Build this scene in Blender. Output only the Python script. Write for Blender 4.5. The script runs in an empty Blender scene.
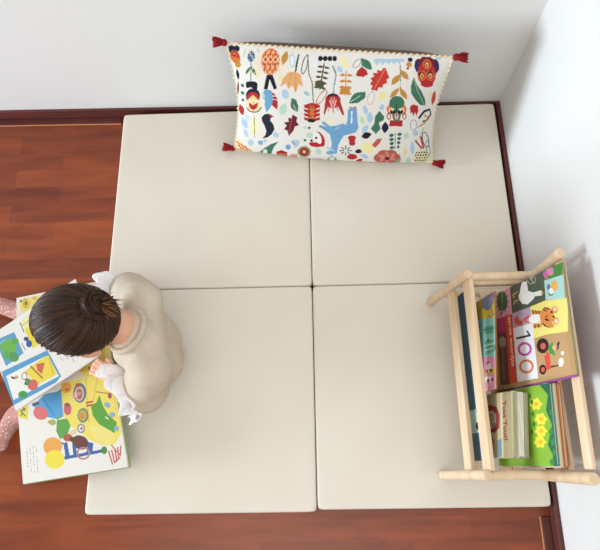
# A child reading on cream floor mats: room corner with cushion and book rack.
import bpy, bmesh, math, random
import numpy as np
from mathutils import Vector, Matrix, noise
random.seed(5)
scene = bpy.context.scene
COL = scene.collection
PI = math.pi

# ---------------------------------------------------------------- printed artwork
# every printed surface carries its artwork as flat colour shapes in its own
# plane, lengths in 0.1 mm:  "#colour x y x y x y ..."
ART = {}
ART['cushion'] = """#22263f 312 3419 284 3373 244 3342 201 3332 163 3345 139 3379 132 3426 145 3477 174 3523 214 3553 256 3563 293 3550 318 3517 325 3471
#22263f 464 3463 451 3418 422 3381 383 3359 341 3357 306 3374 283 3408 279 3451 292 3496 321 3532 360 3554 401 3556 436 3539 459 3506
#d4622c 447 3287 464 3197 453 3110 416 3044 361 3013 298 3024 241 3073 200 3151 185 3242 197 3327 234 3391 288 3421 350 3411 407 3364
#b3262a 199 3255 441 3208 451 3243 210 3290
#c08a35 223 3116 468 3090 476 3126 231 3153
#c08a35 470 2988 458 2949 431 2915 394 2896 355 2893 321 2908 299 2938 294 2977 307 3016 334 3049 370 3068 409 3071 443 3056 464 3026
#6e2230 217 3297 323 3389 310 3409 204 3318
#6e2230 299 3389 386 3289 406 3309 319 3409
#22263f 334 2856 314 2792 300 2729 297 2668 308 2610 329 2555 358 2502 378 2568 392 2633 394 2694 384 2751 362 2805
#6e2230 339 2501 316 2421 296 2340 284 2260 279 2179 281 2098 288 2016 312 2099 332 2182 344 2263 348 2343 346 2422
#5b7fa8 864 3254 849 3181 817 3120 775 3085 729 3082 691 3112 668 3169 663 3241 678 3314 710 3373 753 3407 797 3410 835 3381 859 3325
#22263f 674 3291 878 3304 879 3324 675 3311
#22263f 666 3192 872 3205 873 3225 668 3212
#22263f 772 3466 742 3043 756 3044 786 3467
#b5d3bd 622 3492 594 3449 570 3405 554 3359 545 3312 544 3263 546 3214 575 3258 599 3303 615 3349 624 3396 625 3444
#b5d3bd 922 3492 915 3458 912 3428 918 3403 933 3384 956 3370 984 3360 992 3394 994 3424 988 3449 973 3468 950 3481
#41755a 737 3052 701 2434 727 2436 763 3054
#41755a 735 2945 693 2913 655 2878 624 2838 602 2792 587 2741 577 2686 620 2719 658 2754 689 2794 711 2840 725 2891
#41755a 742 2945 747 2885 757 2827 776 2777 805 2734 844 2698 888 2666 883 2728 873 2785 854 2836 824 2878 786 2914
#e6dfa0 901 2874 889 2814 881 2756 882 2699 892 2645 912 2593 936 2542 949 2603 956 2663 955 2720 944 2773 925 2825
#23232c 728 2485 667 2479 614 2464 578 2434 559 2388 556 2327 562 2257 624 2264 677 2279 714 2309 733 2356 735 2416
#23232c 728 2485 710 2406 703 2336 716 2284 753 2252 811 2239 880 2236 898 2317 905 2387 891 2439 854 2470 797 2482
#22263f 956 2043 929 1940 864 1853 775 1800 678 1793 595 1833 541 1911 528 2011 557 2114 622 2199 710 2249 804 2256 886 2218 940 2142
#b3262a 935 1938 909 1838 849 1754 765 1703 675 1696 597 1735 547 1811 535 1908 563 2008 624 2090 706 2139 794 2145 870 2108 921 2034
#e7c68a 570 1866 744 2050 897 1890 811 1737 637 1724
#d8702f 1526 3138 1496 2952 1420 2797 1314 2706 1200 2698 1101 2776 1038 2922 1023 3105 1058 3288 1135 3436 1238 3520 1347 3527 1443 3455 1507 3317
#efc9a0 683 3417 1038 2707 1057 2721 702 3430
#efc9a0 1114 3456 665 2694 683 2683 1131 3445
#efc9a0 811 3425 1170 2716 1189 2730 830 3438
#efc9a0 1241 3464 798 2704 816 2692 1258 3453
#efc9a0 939 3433 1302 2725 1321 2739 958 3446
#efc9a0 1368 3472 931 2713 949 2701 1385 3461
#efc9a0 1066 3441 1434 2734 1453 2748 1085 3454
#efc9a0 1495 3480 1063 2722 1081 2710 1512 3469
#efc9a0 1194 3449 1565 2743 1585 2757 1212 3462
#efc9a0 1621 3488 1195 2731 1214 2719 1639 3477
#efc9a0 1321 3457 1697 2752 1716 2766 1339 3470
#efc9a0 1747 3496 1327 2740 1346 2728 1765 3485
#efc9a0 1448 3465 1828 2761 1847 2775 1466 3478
#efc9a0 1873 3504 1459 2749 1477 2737 1891 3493
#b3262a 1171 3333 1161 3304 1140 3292 1121 3302 1114 3329 1124 3357 1144 3370 1164 3360
#b3262a 1306 3341 1296 3313 1276 3300 1256 3310 1249 3338 1259 3366 1279 3379 1299 3368
#b3262a 1441 3350 1431 3322 1411 3309 1391 3319 1384 3346 1393 3374 1414 3387 1433 3377
#b3262a 1163 3182 1154 3153 1133 3140 1113 3151 1106 3179 1116 3207 1137 3220 1156 3210
#b3262a 1300 3191 1290 3162 1269 3149 1249 3160 1242 3187 1252 3216 1273 3229 1292 3219
#b3262a 1435 3200 1426 3171 1405 3158 1386 3169 1378 3196 1388 3225 1408 3238 1428 3228
#b3262a 1156 3029 1146 3000 1125 2987 1105 2997 1098 3026 1108 3055 1129 3068 1149 3058
#b3262a 1293 3039 1283 3009 1263 2996 1243 3007 1235 3035 1245 3064 1266 3077 1286 3067
#b3262a 1430 3048 1421 3018 1400 3005 1380 3016 1372 3044 1382 3073 1403 3086 1423 3076
#b3262a 1148 2874 1138 2844 1117 2831 1097 2842 1090 2870 1100 2900 1121 2913 1141 2903
#b3262a 1287 2884 1277 2854 1256 2840 1236 2851 1228 2880 1238 2909 1259 2923 1279 2912
#b3262a 1425 2893 1415 2863 1394 2850 1374 2860 1367 2889 1376 2918 1397 2932 1417 2921
#23232c 1166 2706 1331 2717 1445 2299 1350 2261 1245 2585 1182 2258 1068 2241
#c08a35 1712 3483 1652 3421 1603 3356 1573 3285 1564 3209 1574 3127 1595 3042 1656 3107 1706 3175 1736 3246 1744 3322 1733 3402
#dfe3e6 1851 3415 1812 3343 1782 3270 1768 3197 1773 3124 1795 3051 1827 2977 1867 3052 1897 3126 1910 3200 1904 3272 1882 3344
#a9c4da 1903 3207 1897 3115 1915 3115 1921 3207
#a9c4da 1898 3125 1882 3044 1899 3041 1916 3121
#a9c4da 1885 3054 1860 2997 1876 2989 1901 3046
#a9c4da 1868 3007 1837 2984 1846 2967 1878 2991
#a9c4da 1853 2985 1822 3004 1813 2986 1843 2967
#a9c4da 1830 2995 1807 3049 1791 3039 1814 2985
#a9c4da 1810 3039 1795 3118 1778 3112 1792 3034
#a9c4da 1797 3108 1793 3200 1775 3198 1779 3106
#a9c4da 1792 3191 1799 3282 1782 3282 1775 3191
#a9c4da 1798 3273 1814 3352 1797 3355 1781 3276
#a9c4da 1811 3342 1836 3397 1820 3405 1796 3350
#a9c4da 1828 3387 1858 3409 1849 3425 1819 3403
#a9c4da 1843 3408 1873 3390 1882 3407 1853 3425
#a9c4da 1865 3399 1888 3347 1904 3357 1881 3408
#a9c4da 1885 3356 1900 3280 1917 3285 1903 3362
#a9c4da 1899 3289 1903 3198 1921 3201 1916 3291
#23232c 2005 3394 1940 3063 1964 3058 2029 3390
#23232c 1941 3072 1920 2815 1946 2814 1966 3071
#dfa566 1521 2348 1602 2631 1752 2829 1934 2862 2078 2789 2151 2371 2041 2492 1946 2182 1856 2436 1743 2298 1691 2489
#c08a35 1818 2817 1737 2383 1751 2381 1832 2815
#c08a35 1944 2824 1940 2266 1955 2267 1959 2825
#e6dfa0 1451 2493 1500 2521 1542 2554 1574 2594 1593 2642 1603 2697 1606 2757 1558 2729 1516 2697 1484 2658 1464 2610 1455 2554
#41755a 403 2376 405 2339 411 2307 425 2288 446 2281 476 2286 509 2297 507 2335 500 2366 487 2386 465 2392 436 2388
#41755a 382 2134 384 2096 390 2064 404 2043 426 2037 456 2042 489 2053 487 2092 481 2124 467 2144 445 2151 416 2146
#41755a 380 1888 383 1855 388 1829 400 1812 419 1808 443 1814 471 1826 469 1859 463 1886 451 1902 432 1906 408 1900
#6aa0c8 1240 2040 1204 1969 1154 1919 1100 1901 1053 1918 1023 1967 1015 2038 1031 2116 1068 2186 1117 2235 1170 2253 1217 2236 1247 2188 1256 2118
#a9c4da 1757 2185 1767 2117 1757 2053 1728 2006 1686 1985 1641 1995 1600 2034 1572 2093 1563 2161 1574 2225 1603 2271 1644 2291 1689 2281 1729 2244
#b3262a 1237 2240 1213 2108 1203 1983 1219 1868 1264 1768 1335 1680 1422 1599 1445 1737 1453 1866 1436 1980 1391 2079 1321 2163
#e8e4dc 1247 2165 1422 2132 1427 2154 1252 2187
#e8e4dc 1242 2054 1438 2022 1442 2044 1247 2076
#e8e4dc 1257 1943 1453 1911 1457 1933 1261 1965
#6aa0c8 1274 2221 1192 2111 1124 1998 1081 1878 1067 1752 1079 1619 1107 1481 1192 1597 1261 1715 1303 1837 1315 1962 1302 2091
#b5d3bd 1026 2159 1015 2115 1009 2073 1012 2034 1024 1999 1046 1968 1072 1939 1083 1984 1089 2027 1086 2065 1073 2100 1052 2130
#e9d6a6 532 1865 917 1894 981 1670 913 1501 714 1438 541 1472 514 1634
#b3262a 602 1779 598 1717 600 1661 614 1614 642 1579 682 1553 728 1534 733 1596 730 1653 716 1700 688 1735 649 1760
#b3262a 873 1799 824 1773 780 1742 748 1702 727 1653 717 1595 713 1532 763 1560 806 1592 839 1632 860 1681 869 1738
#7c6a45 512 1578 610 1456 637 1489 539 1610
#7c6a45 607 1459 724 1430 736 1473 619 1501
#7c6a45 718 1430 883 1479 879 1521 714 1472
#7c6a45 883 1479 986 1641 959 1664 856 1502
#6e2230 741 1839 716 1458 731 1459 756 1840
#b3262a 307 1711 278 1626 260 1545 262 1474 288 1414 333 1363 391 1318 420 1405 438 1487 435 1558 409 1617 364 1667
#a9c4da 325 1240 312 1143 309 1053 326 977 365 918 423 873 493 836 506 936 508 1027 491 1103 452 1161 394 1205
#a9c4da 373 851 363 775 361 703 373 640 400 588 440 544 488 505 498 583 499 655 488 718 461 770 421 813
#c5d8e6 456 1394 444 1330 440 1270 449 1218 472 1176 509 1142 553 1113 565 1179 569 1240 560 1291 537 1333 500 1366
#a9c4da 649 336 636 280 608 234 569 206 529 202 494 224 471 266 466 321 480 376 508 422 546 450 587 453 621 432 644 390
#ece3b2 728 1344 661 1208 610 1073 587 939 598 807 638 677 696 548 764 693 815 833 837 969 825 1098 784 1223
#7c7a45 722 1348 685 542 706 544 742 1350
#2a2d3a 948 1290 1045 1417 1163 1440 1278 1373 1236 1303 1204 1214 1294 1075 1319 904 1232 721 1104 583 918 515 1027 653 1067 808 1024 1004 964 1146
#b3262a 1164 1450 1336 1359 1224 1312
#b5d3bd 1658 1836 1584 1783 1523 1726 1487 1660 1481 1583 1499 1498 1532 1407 1608 1462 1670 1521 1705 1588 1711 1664 1692 1748
#41755a 1831 1962 1812 1865 1805 1775 1820 1700 1861 1641 1923 1597 1999 1562 2018 1662 2024 1752 2009 1827 1968 1885 1906 1928
#cfe0d0 1823 1938 1956 1598 1970 1607 1837 1947
#6e2230 1864 1467 1999 1373 1959 1250 2037 1111 1918 1052 1877 900 1734 687 1697 885 1599 927 1681 1057 1605 1173 1743 1208 1726 1351 1823 1335
#a0564c 1835 1414 1724 734 1744 731 1854 1412
#a9c4da 1356 832 1320 797 1290 759 1272 718 1267 673 1273 624 1287 572 1323 609 1353 647 1371 688 1376 733 1370 782
#a9c4da 1448 688 1441 648 1425 615 1401 595 1376 593 1354 609 1339 639 1335 679 1342 719 1359 752 1382 772 1407 774 1429 758 1444 728
#7fa3cc 951 362 940 320 916 285 881 264 844 261 812 276 791 307 785 348 796 390 821 425 855 446 892 449 924 433 945 403
#a9c4da 1074 451 1067 419 1049 392 1026 376 1000 374 978 386 963 410 959 441 966 473 983 500 1007 516 1033 518 1055 506 1070 482
#e8d9a6 45 363 158 477 573 -44 390 -252 179 -244 -65 -128
#d4622c 107 314 242 -116 270 -97 135 333
#d4622c 226 251 350 -139 378 -120 254 270
#d4622c 345 187 458 -163 486 -143 373 206
#d4622c 68 301 529 -41 547 -7 86 334
#d4622c 88 153 468 -90 484 -55 105 187
#d4622c 109 3 406 -139 421 -103 123 39
#41755a 1425 455 1274 232 1134 -130 965 -156 779 -107 960 152 1175 329
#dce6dc 1029 -47 1001 -90 967 -117 935 -123 910 -105 898 -69 900 -21 917 30 945 72 978 99 1010 104 1035 88 1048 52 1045 4
#6f8a7a 696 -132 924 58 913 84 684 -105
#6f8a7a 916 50 1142 264 1129 289 904 76
#b3262a 1668 -28 1649 -91 1599 -145 1528 -179 1450 -186 1380 -165 1332 -119 1317 -59 1337 4 1387 57 1458 90 1535 97 1604 76 1652 32
#6e2230 1348 2 1508 92 1498 131 1338 41
#6e2230 1484 90 1660 13 1673 54 1497 131
#e0a060 1363 -69 1642 -44 1643 -16 1364 -41
#6aa0c8 1788 277 1780 231 1756 192 1723 168 1686 165 1653 182 1631 218 1624 263 1633 309 1657 348 1690 371 1726 374 1759 357 1781 322
#8894a5 1792 512 1816 449 1845 397 1881 363 1926 351 1978 359 2034 377 2009 441 1980 493 1944 527 1900 538 1848 531
#a9c4da 1870 258 1912 263 1950 274 1982 296 2005 331 2022 377 2034 430 1993 425 1955 414 1924 392 1900 357 1883 311
#d9926a 1991 -53 1979 -87 1944 -117 1894 -136 1838 -141 1788 -131 1754 -108 1742 -76 1755 -41 1790 -12 1840 7 1895 12 1945 2 1979 -21
#55584a 2237 3089 2210 2969 2234 2963 2261 3083
#55584a 2214 2981 2179 2878 2203 2869 2237 2972
#55584a 2185 2891 2147 2821 2169 2807 2206 2877
#55584a 2160 2835 2122 2811 2133 2786 2171 2810
#55584a 2145 2807 2119 2842 2099 2822 2126 2787
#55584a 2125 2825 2115 2904 2090 2898 2100 2819
#55584a 2116 2889 2120 2998 2095 2997 2090 2889
#55584a 2118 2985 2136 3107 2111 3109 2094 2987
#55584a 2133 3094 2161 3213 2137 3219 2109 3100
#55584a 2157 3201 2191 3300 2168 3309 2134 3209
#55584a 2186 3288 2222 3354 2201 3368 2165 3301
#55584a 2210 3342 2246 3364 2235 3388 2199 3365
#55584a 2224 3368 2250 3335 2269 3353 2243 3387
#55584a 2243 3351 2254 3276 2278 3282 2268 3356
#55584a 2253 3289 2250 3185 2275 3185 2278 3290
#55584a 2251 3197 2235 3077 2260 3074 2276 3195
#6a705f 2239 3416 2281 2805 2310 2810 2267 3420
#6a705f 2279 2813 2377 2556 2404 2571 2306 2827
#6a705f 2373 2574 2421 1908 2451 1912 2403 2579
#4d5148 2013 3405 1937 2868 1965 2865 2041 3402
#e2e2e6 2342 3378 2329 3296 2327 3218 2341 3148 2376 3089 2428 3037 2489 2991 2501 3076 2503 3155 2488 3224 2453 3283 2402 3334
#a9c4da 1902 3198 1895 3120 1916 3119 1923 3198
#a9c4da 1897 3131 1880 3062 1901 3058 1918 3127
#a9c4da 1885 3075 1859 3025 1877 3014 1903 3064
#a9c4da 1869 3037 1837 3017 1846 2996 1879 3016
#a9c4da 1854 3018 1822 3034 1812 3011 1844 2995
#a9c4da 1832 3024 1808 3070 1789 3056 1814 3010
#a9c4da 1812 3058 1797 3125 1776 3117 1791 3050
#a9c4da 1798 3113 1794 3191 1773 3188 1777 3110
#a9c4da 1794 3180 1801 3258 1780 3259 1773 3180
#a9c4da 1799 3246 1816 3314 1795 3319 1778 3251
#a9c4da 1811 3302 1837 3350 1819 3361 1793 3313
#a9c4da 1826 3339 1859 3358 1849 3379 1817 3359
#a9c4da 1842 3357 1873 3342 1883 3363 1851 3379
#a9c4da 1863 3352 1887 3307 1906 3320 1881 3365
#a9c4da 1883 3318 1898 3253 1919 3260 1904 3326
#a9c4da 1897 3264 1901 3187 1923 3190 1918 3267
#23232c 2652 3308 2635 3246 2591 3218 2545 3240 2525 3300 2542 3362 2586 3390 2631 3368
#23232c 2774 3316 2758 3254 2714 3226 2668 3248 2648 3308 2665 3370 2708 3398 2753 3376
#23232c 2896 3324 2880 3262 2837 3234 2791 3256 2770 3316 2787 3378 2830 3406 2875 3384
#23232c 3018 3332 3002 3270 2959 3242 2914 3264 2893 3324 2908 3386 2951 3414 2997 3391
#23232c 2529 3281 2998 3311 2996 3350 2528 3320
#55503a 2680 3152 2581 2344 2607 2341 2705 3149
#55503a 2680 3053 2704 3027 2729 3006 2756 2995 2785 2993 2815 3000 2847 3012 2823 3038 2798 3058 2771 3070 2743 3072 2712 3065
#55503a 2680 3053 2653 3073 2625 3087 2596 3093 2568 3088 2539 3074 2509 3056 2537 3036 2565 3021 2593 3016 2622 3020 2651 3034
#55503a 2661 2897 2685 2871 2710 2850 2737 2838 2766 2836 2797 2843 2829 2856 2805 2882 2780 2903 2753 2915 2724 2917 2693 2910
#55503a 2661 2897 2633 2917 2605 2932 2577 2938 2548 2933 2518 2919 2489 2900 2517 2880 2545 2865 2574 2859 2603 2864 2632 2878
#55503a 2642 2739 2666 2713 2692 2691 2719 2679 2748 2677 2779 2685 2811 2697 2787 2724 2762 2745 2735 2757 2706 2759 2674 2752
#55503a 2642 2739 2614 2760 2586 2775 2557 2780 2528 2775 2498 2761 2468 2742 2496 2721 2525 2706 2554 2701 2583 2705 2612 2720
#55503a 2623 2579 2647 2552 2672 2530 2700 2517 2729 2516 2761 2523 2793 2536 2769 2563 2743 2584 2716 2597 2687 2599 2655 2591
#55503a 2623 2579 2594 2599 2565 2614 2537 2620 2507 2615 2477 2601 2447 2581 2476 2560 2504 2545 2533 2539 2563 2544 2593 2559
#55503a 2603 2415 2627 2388 2653 2366 2680 2353 2710 2351 2742 2359 2775 2372 2750 2399 2724 2421 2697 2434 2667 2436 2636 2428
#55503a 2603 2415 2574 2436 2545 2452 2516 2457 2486 2452 2456 2438 2426 2417 2454 2396 2483 2381 2513 2375 2542 2380 2572 2395
#55503a 2674 3175 2586 2365 2622 2361 2709 3171
#55503a 2722 2530 2710 2477 2675 2433 2623 2406 2564 2402 2510 2421 2473 2460 2459 2511 2471 2563 2507 2607 2558 2634 2617 2638 2670 2619 2707 2580
#6d98ae 2895 3099 3002 2808 3031 2823 2925 3113
#6d98ae 2999 2832 2958 2478 2991 2474 3031 2827
#6d98ae 2959 2492 2951 2216 2985 2215 2992 2491
#41755a 2892 3097 3002 2892 3023 2907 2914 3111
#a9c4da 3036 3108 3030 3051 3032 3001 3047 2962 3077 2936 3120 2922 3170 2915 3175 2972 3173 3023 3158 3062 3128 3087 3086 3101
#efe3a8 3072 3425 3213 3395 3352 3129 3233 3061 3135 3234
#c9822e 3260 2969 3269 2196 3298 2196 3288 2969
#c9822e 3275 2852 3302 2828 3330 2809 3358 2800 3387 2803 3417 2815 3447 2834 3420 2858 3392 2877 3364 2885 3335 2883 3306 2870
#c9822e 3275 2852 3245 2870 3215 2882 3186 2885 3158 2875 3131 2857 3104 2832 3135 2814 3165 2802 3194 2800 3222 2809 3249 2828
#c9822e 3278 2666 3305 2641 3333 2622 3361 2613 3391 2615 3421 2628 3451 2647 3423 2672 3396 2690 3367 2699 3338 2697 3308 2684
#c9822e 3278 2666 3247 2684 3217 2696 3187 2698 3159 2689 3132 2670 3105 2645 3136 2627 3166 2614 3195 2612 3224 2621 3251 2641
#c9822e 3280 2476 3308 2450 3336 2431 3364 2422 3394 2424 3424 2437 3455 2456 3427 2482 3399 2501 3370 2510 3341 2507 3311 2494
#c9822e 3280 2476 3249 2494 3218 2507 3189 2509 3160 2499 3133 2480 3105 2454 3137 2435 3167 2423 3197 2421 3226 2430 3253 2450
#c9822e 3282 2282 3310 2256 3339 2236 3368 2227 3398 2229 3428 2243 3459 2262 3431 2288 3403 2307 3374 2317 3344 2314 3313 2301
#c9822e 3282 2282 3251 2300 3220 2313 3190 2315 3161 2306 3134 2286 3106 2259 3138 2241 3169 2228 3199 2225 3227 2235 3255 2255
#c9822e 3413 2365 3402 2315 3366 2273 3312 2247 3250 2243 3193 2261 3152 2297 3136 2345 3147 2394 3183 2436 3237 2461 3299 2466 3355 2448 3396 2412
#41755a 3630 3384 3645 3287 3670 3201 3712 3133 3773 3088 3851 3062 3939 3048 3922 3147 3896 3234 3854 3300 3793 3345 3716 3370
#7f9a86 3590 3185 3550 3133 3566 3117 3606 3169
#7f9a86 3558 3141 3512 3104 3525 3085 3570 3121
#7f9a86 3523 3110 3478 3095 3485 3072 3529 3087
#7f9a86 3492 3095 3456 3106 3451 3083 3487 3072
#7f9a86 3469 3096 3448 3132 3431 3119 3451 3083
#7f9a86 3452 3117 3451 3169 3430 3169 3431 3117
#7f9a86 3450 3156 3466 3217 3446 3224 3430 3164
#7f9a86 3462 3206 3493 3266 3474 3278 3444 3218
#7f9a86 3487 3256 3527 3308 3511 3324 3471 3272
#7f9a86 3519 3300 3564 3336 3552 3355 3507 3319
#7f9a86 3554 3330 3598 3345 3591 3367 3548 3353
#7f9a86 3584 3345 3620 3334 3625 3356 3589 3367
#7f9a86 3607 3344 3628 3309 3645 3321 3625 3356
#7f9a86 3623 3324 3625 3272 3646 3272 3644 3324
#7f9a86 3627 3285 3611 3225 3631 3218 3647 3278
#7f9a86 3615 3236 3585 3176 3603 3163 3633 3224
#b3262a 3525 2837 3557 2982 3668 3130 3799 3039 3847 2900 3779 2866 3730 2810 3621 2831
#41755a 3637 3388 3670 3105 3691 3107 3657 3390
#41755a 3409 1968 3520 1969 3620 1988 3699 2035 3756 2117 3792 2226 3816 2351 3708 2350 3610 2332 3531 2286 3475 2206 3437 2096
#bcd2bc 3446 2004 3798 2312 3787 2330 3435 2022
#b06a5a 2713 2078 2656 1986 2674 1970 2731 2063
#b06a5a 2663 1995 2603 1923 2618 1904 2678 1977
#b06a5a 2612 1932 2557 1891 2568 1868 2623 1909
#b06a5a 2571 1896 2529 1897 2528 1869 2570 1869
#b06a5a 2545 1885 2527 1930 2506 1917 2525 1872
#b06a5a 2529 1912 2537 1988 2514 1990 2507 1914
#b06a5a 2534 1975 2564 2069 2543 2078 2513 1983
#b06a5a 2559 2057 2606 2157 2587 2170 2540 2070
#b06a5a 2600 2147 2657 2238 2639 2253 2583 2162
#b06a5a 2650 2228 2709 2299 2694 2317 2635 2247
#b06a5a 2700 2290 2754 2329 2742 2351 2689 2312
#b06a5a 2740 2324 2781 2324 2782 2350 2740 2350
#b06a5a 2765 2335 2784 2292 2804 2304 2785 2347
#b06a5a 2781 2309 2774 2235 2796 2233 2803 2307
#b06a5a 2777 2249 2748 2156 2769 2147 2798 2240
#b06a5a 2753 2167 2707 2068 2727 2055 2772 2155
#9dbdc6 2152 2252 2169 2205 2191 2165 2218 2138 2253 2125 2294 2126 2339 2133 2321 2181 2299 2220 2271 2247 2237 2260 2196 2259
#cfe0e6 2115 2028 2141 1971 2172 1924 2209 1894 2254 1885 2305 1893 2360 1911 2333 1969 2302 2016 2265 2045 2220 2054 2169 2046
#41755a 1832 2007 1827 1941 1830 1883 1846 1839 1879 1811 1926 1797 1982 1792 1986 1859 1983 1917 1966 1961 1933 1988 1887 2002
#22263f 3173 2051 3158 1953 3104 1870 3021 1820 2928 1812 2841 1850 2780 1924 2756 2020 2774 2118 2829 2198 2910 2247 3002 2253 3086 2217 3148 2145
#b3262a 3140 1981 3127 1886 3083 1807 3016 1759 2938 1754 2867 1791 2816 1863 2796 1955 2810 2050 2855 2127 2921 2173 2997 2179 3067 2143 3118 2073
#b3262a 2762 2065 2822 2158 2883 2029 2757 1516 2729 1560
#b3262a 3063 2176 3149 2094 3301 1582 3254 1545 3055 1952
#f0c0b0 2867 2030 2968 1660 2997 1672 2896 2042
#f0c0b0 2994 1662 3067 2045 3037 2053 2964 1670
#e8a0a0 2901 2122 2958 1889 2987 1899 2929 2133
#e8a0a0 2985 1891 3021 2131 2992 2137 2955 1897
#c9645e 2873 1660 2846 1854 2820 1848 2847 1654
#c9645e 3008 1622 2997 1864 2971 1862 2981 1620
#c9645e 3119 1677 3109 1872 3083 1871 3093 1675
#d4622c 2541 1592 2530 1465 2493 1360 2438 1298 2376 1293 2319 1346 2280 1445 2265 1571 2277 1697 2314 1799 2369 1857 2429 1862 2485 1812 2524 1716
#b3262a 2172 1795 2248 1755 2325 1727 2401 1721 2477 1739 2552 1778 2626 1829 2550 1869 2474 1897 2398 1903 2323 1885 2247 1846
#b3262a 2400 1766 2172 1831 2191 1727 2325 1692
#b3262a 2400 1766 2625 1866 2609 1759 2477 1703
#b3262a 2402 1628 2172 1694 2192 1588 2326 1552
#b3262a 2402 1628 2629 1729 2613 1621 2480 1564
#b3262a 2404 1488 2173 1554 2192 1448 2328 1411
#b3262a 2404 1488 2633 1590 2616 1481 2482 1423
#b3262a 2406 1346 2173 1413 2193 1305 2330 1268
#b3262a 2406 1346 2636 1449 2620 1339 2485 1280
#c08a35 2350 1813 2376 1337 2399 1340 2373 1816
#c08a35 2426 1820 2418 1341 2441 1342 2449 1821
#23232c 2496 1305 2486 1275 2456 1249 2413 1233 2364 1229 2320 1238 2290 1259 2279 1288 2289 1318 2319 1343 2363 1360 2411 1363 2454 1354 2485 1333
#6aa0c8 3386 1750 3494 1827 3624 1837 3673 1446 3725 1163 3668 987 3478 906 3325 833 3254 676 3185 464 3160 146 2999 105 2953 234 3003 500 2929 850 2746 1009 2587 1094 2624 1170 2840 1115 2681 1223 2717 1323 2917 1146 3110 1186 3280 1272 3379 1232 3403 1472
#dfe8ee 3483 1712 3520 1715 3538 1293 3499 1290
#8ab6d6 3040 1009 3083 1016 3122 1028 3157 1050 3185 1082 3208 1124 3228 1171 3186 1164 3147 1152 3112 1130 3084 1098 3061 1056
#a08a72 3628 1838 3623 1821 3608 1807 3584 1799 3558 1797 3533 1802 3516 1813 3509 1828 3513 1845 3529 1858 3552 1867 3579 1869 3603 1864 3621 1853
#a08a72 3494 1827 3491 1811 3481 1798 3467 1790 3450 1788 3435 1794 3424 1806 3419 1821 3421 1838 3431 1851 3446 1859 3462 1860 3478 1854 3489 1843
#6aa0c8 3061 164 3052 131 3024 102 2982 84 2935 79 2892 90 2861 114 2850 145 2859 178 2888 207 2929 225 2976 229 3019 218 3050 195
#a9c4da 2826 381 2866 333 2909 290 2956 258 3006 237 3060 227 3116 222 3074 270 3031 313 2985 345 2935 366 2881 376
#a9c4da 3086 -22 3069 25 3049 66 3023 96 2992 115 2956 122 2916 124 2933 77 2953 36 2978 6 3009 -13 3046 -20
#b3262a 2761 734 2796 610 2800 492 2771 404 2715 364 2644 382 2571 453 2511 562 2478 687 2475 804 2505 888 2560 926 2630 909 2702 841
#ece8e0 2668 758 2697 659 2701 566 2681 499 2639 470 2585 486 2529 543 2483 631 2455 730 2452 821 2472 887 2513 915 2567 899 2622 843
#b3262a 2676 406 2655 368 2602 342 2529 334 2451 345 2382 373 2337 412 2325 455 2347 493 2400 519 2472 527 2550 516 2618 488 2663 449
#23232c 2371 1042 2360 1010 2333 995 2304 1005 2293 1036 2304 1068 2332 1083 2359 1073
#23232c 2248 580 2237 546 2208 530 2180 541 2168 573 2180 607 2208 622 2236 611
#23232c 2576 694 2565 661 2537 645 2508 656 2496 688 2507 721 2535 737 2563 726
#23232c 2438 581 2426 547 2398 531 2369 542 2357 574 2369 607 2397 623 2425 612
#b5d3bd 2438 784 2429 739 2401 702 2359 679 2313 675 2271 691 2242 724 2231 767 2241 811 2270 848 2311 871 2357 875 2398 859 2427 827
#b5d3bd 2269 1044 2264 1013 2249 988 2226 973 2202 971 2180 982 2164 1005 2159 1035 2164 1065 2179 1090 2201 1105 2226 1107 2248 1096 2263 1073
#b5d3bd 2697 185 2690 129 2666 82 2630 54 2590 50 2554 72 2528 114 2518 169 2525 225 2549 271 2585 299 2625 302 2661 281 2687 239
#a48a5e 2391 142 2345 -15 2223 -108 2083 -92 1992 25 1993 187 2083 317 2220 356 2341 287
#8c3a32 2334 137 2300 23 2212 -44 2112 -33 2046 52 2047 170 2112 264 2211 293 2298 243
#e2b9a0 2235 128 2230 102 2217 80 2197 67 2175 65 2155 75 2141 94 2136 119 2141 145 2155 167 2175 180 2196 182 2216 172 2230 153
#a7adb9 1811 449 1857 418 1902 399 1944 400 1983 423 2020 467 2055 522 2009 553 1965 572 1923 571 1884 548 1847 505
#a9c4da 1853 556 1874 506 1898 462 1928 432 1965 416 2008 414 2055 418 2034 469 2009 513 1979 543 1942 558 1899 561
#7f9a86 3176 -96 3163 -144 3124 -186 3065 -213 2999 -219 2939 -203 2896 -169 2880 -123 2893 -74 2932 -33 2991 -6 3056 -1 3116 -16 3159 -50
#e6e2da 3109 -85 3103 -114 3081 -139 3048 -155 3011 -158 2978 -149 2954 -128 2945 -100 2952 -71 2974 -47 3006 -31 3043 -28 3076 -37 3100 -58
#d6b4c4 2763 -117 2749 -142 2709 -165 2649 -181 2583 -187 2522 -182 2481 -166 2465 -144 2480 -119 2521 -96 2580 -80 2646 -74 2706 -79 2748 -95
#b3262a 3683 788 3674 748 3644 714 3597 692 3545 688 3496 701 3461 730 3447 768 3456 808 3487 842 3533 864 3585 868 3634 855 3668 826
#b3262a 3682 585 3675 544 3651 510 3614 488 3572 485 3532 499 3504 529 3492 568 3499 609 3523 643 3560 664 3602 668 3641 653 3670 624
#b3262a 3484 634 3664 650 3659 720 3480 705
#23232c 3469 274 3567 283 3565 315 3467 306
#23232c 3594 301 3583 273 3559 271 3545 297 3556 325 3580 327
#23232c 3449 234 3524 173 3536 200 3462 261
#23232c 3556 186 3546 157 3522 155 3508 181 3518 210 3542 212
#23232c 3408 228 3414 130 3438 132 3432 230
#23232c 3451 129 3440 100 3416 98 3402 125 3412 154 3437 156
#23232c 3375 254 3308 180 3324 156 3391 229
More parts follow.
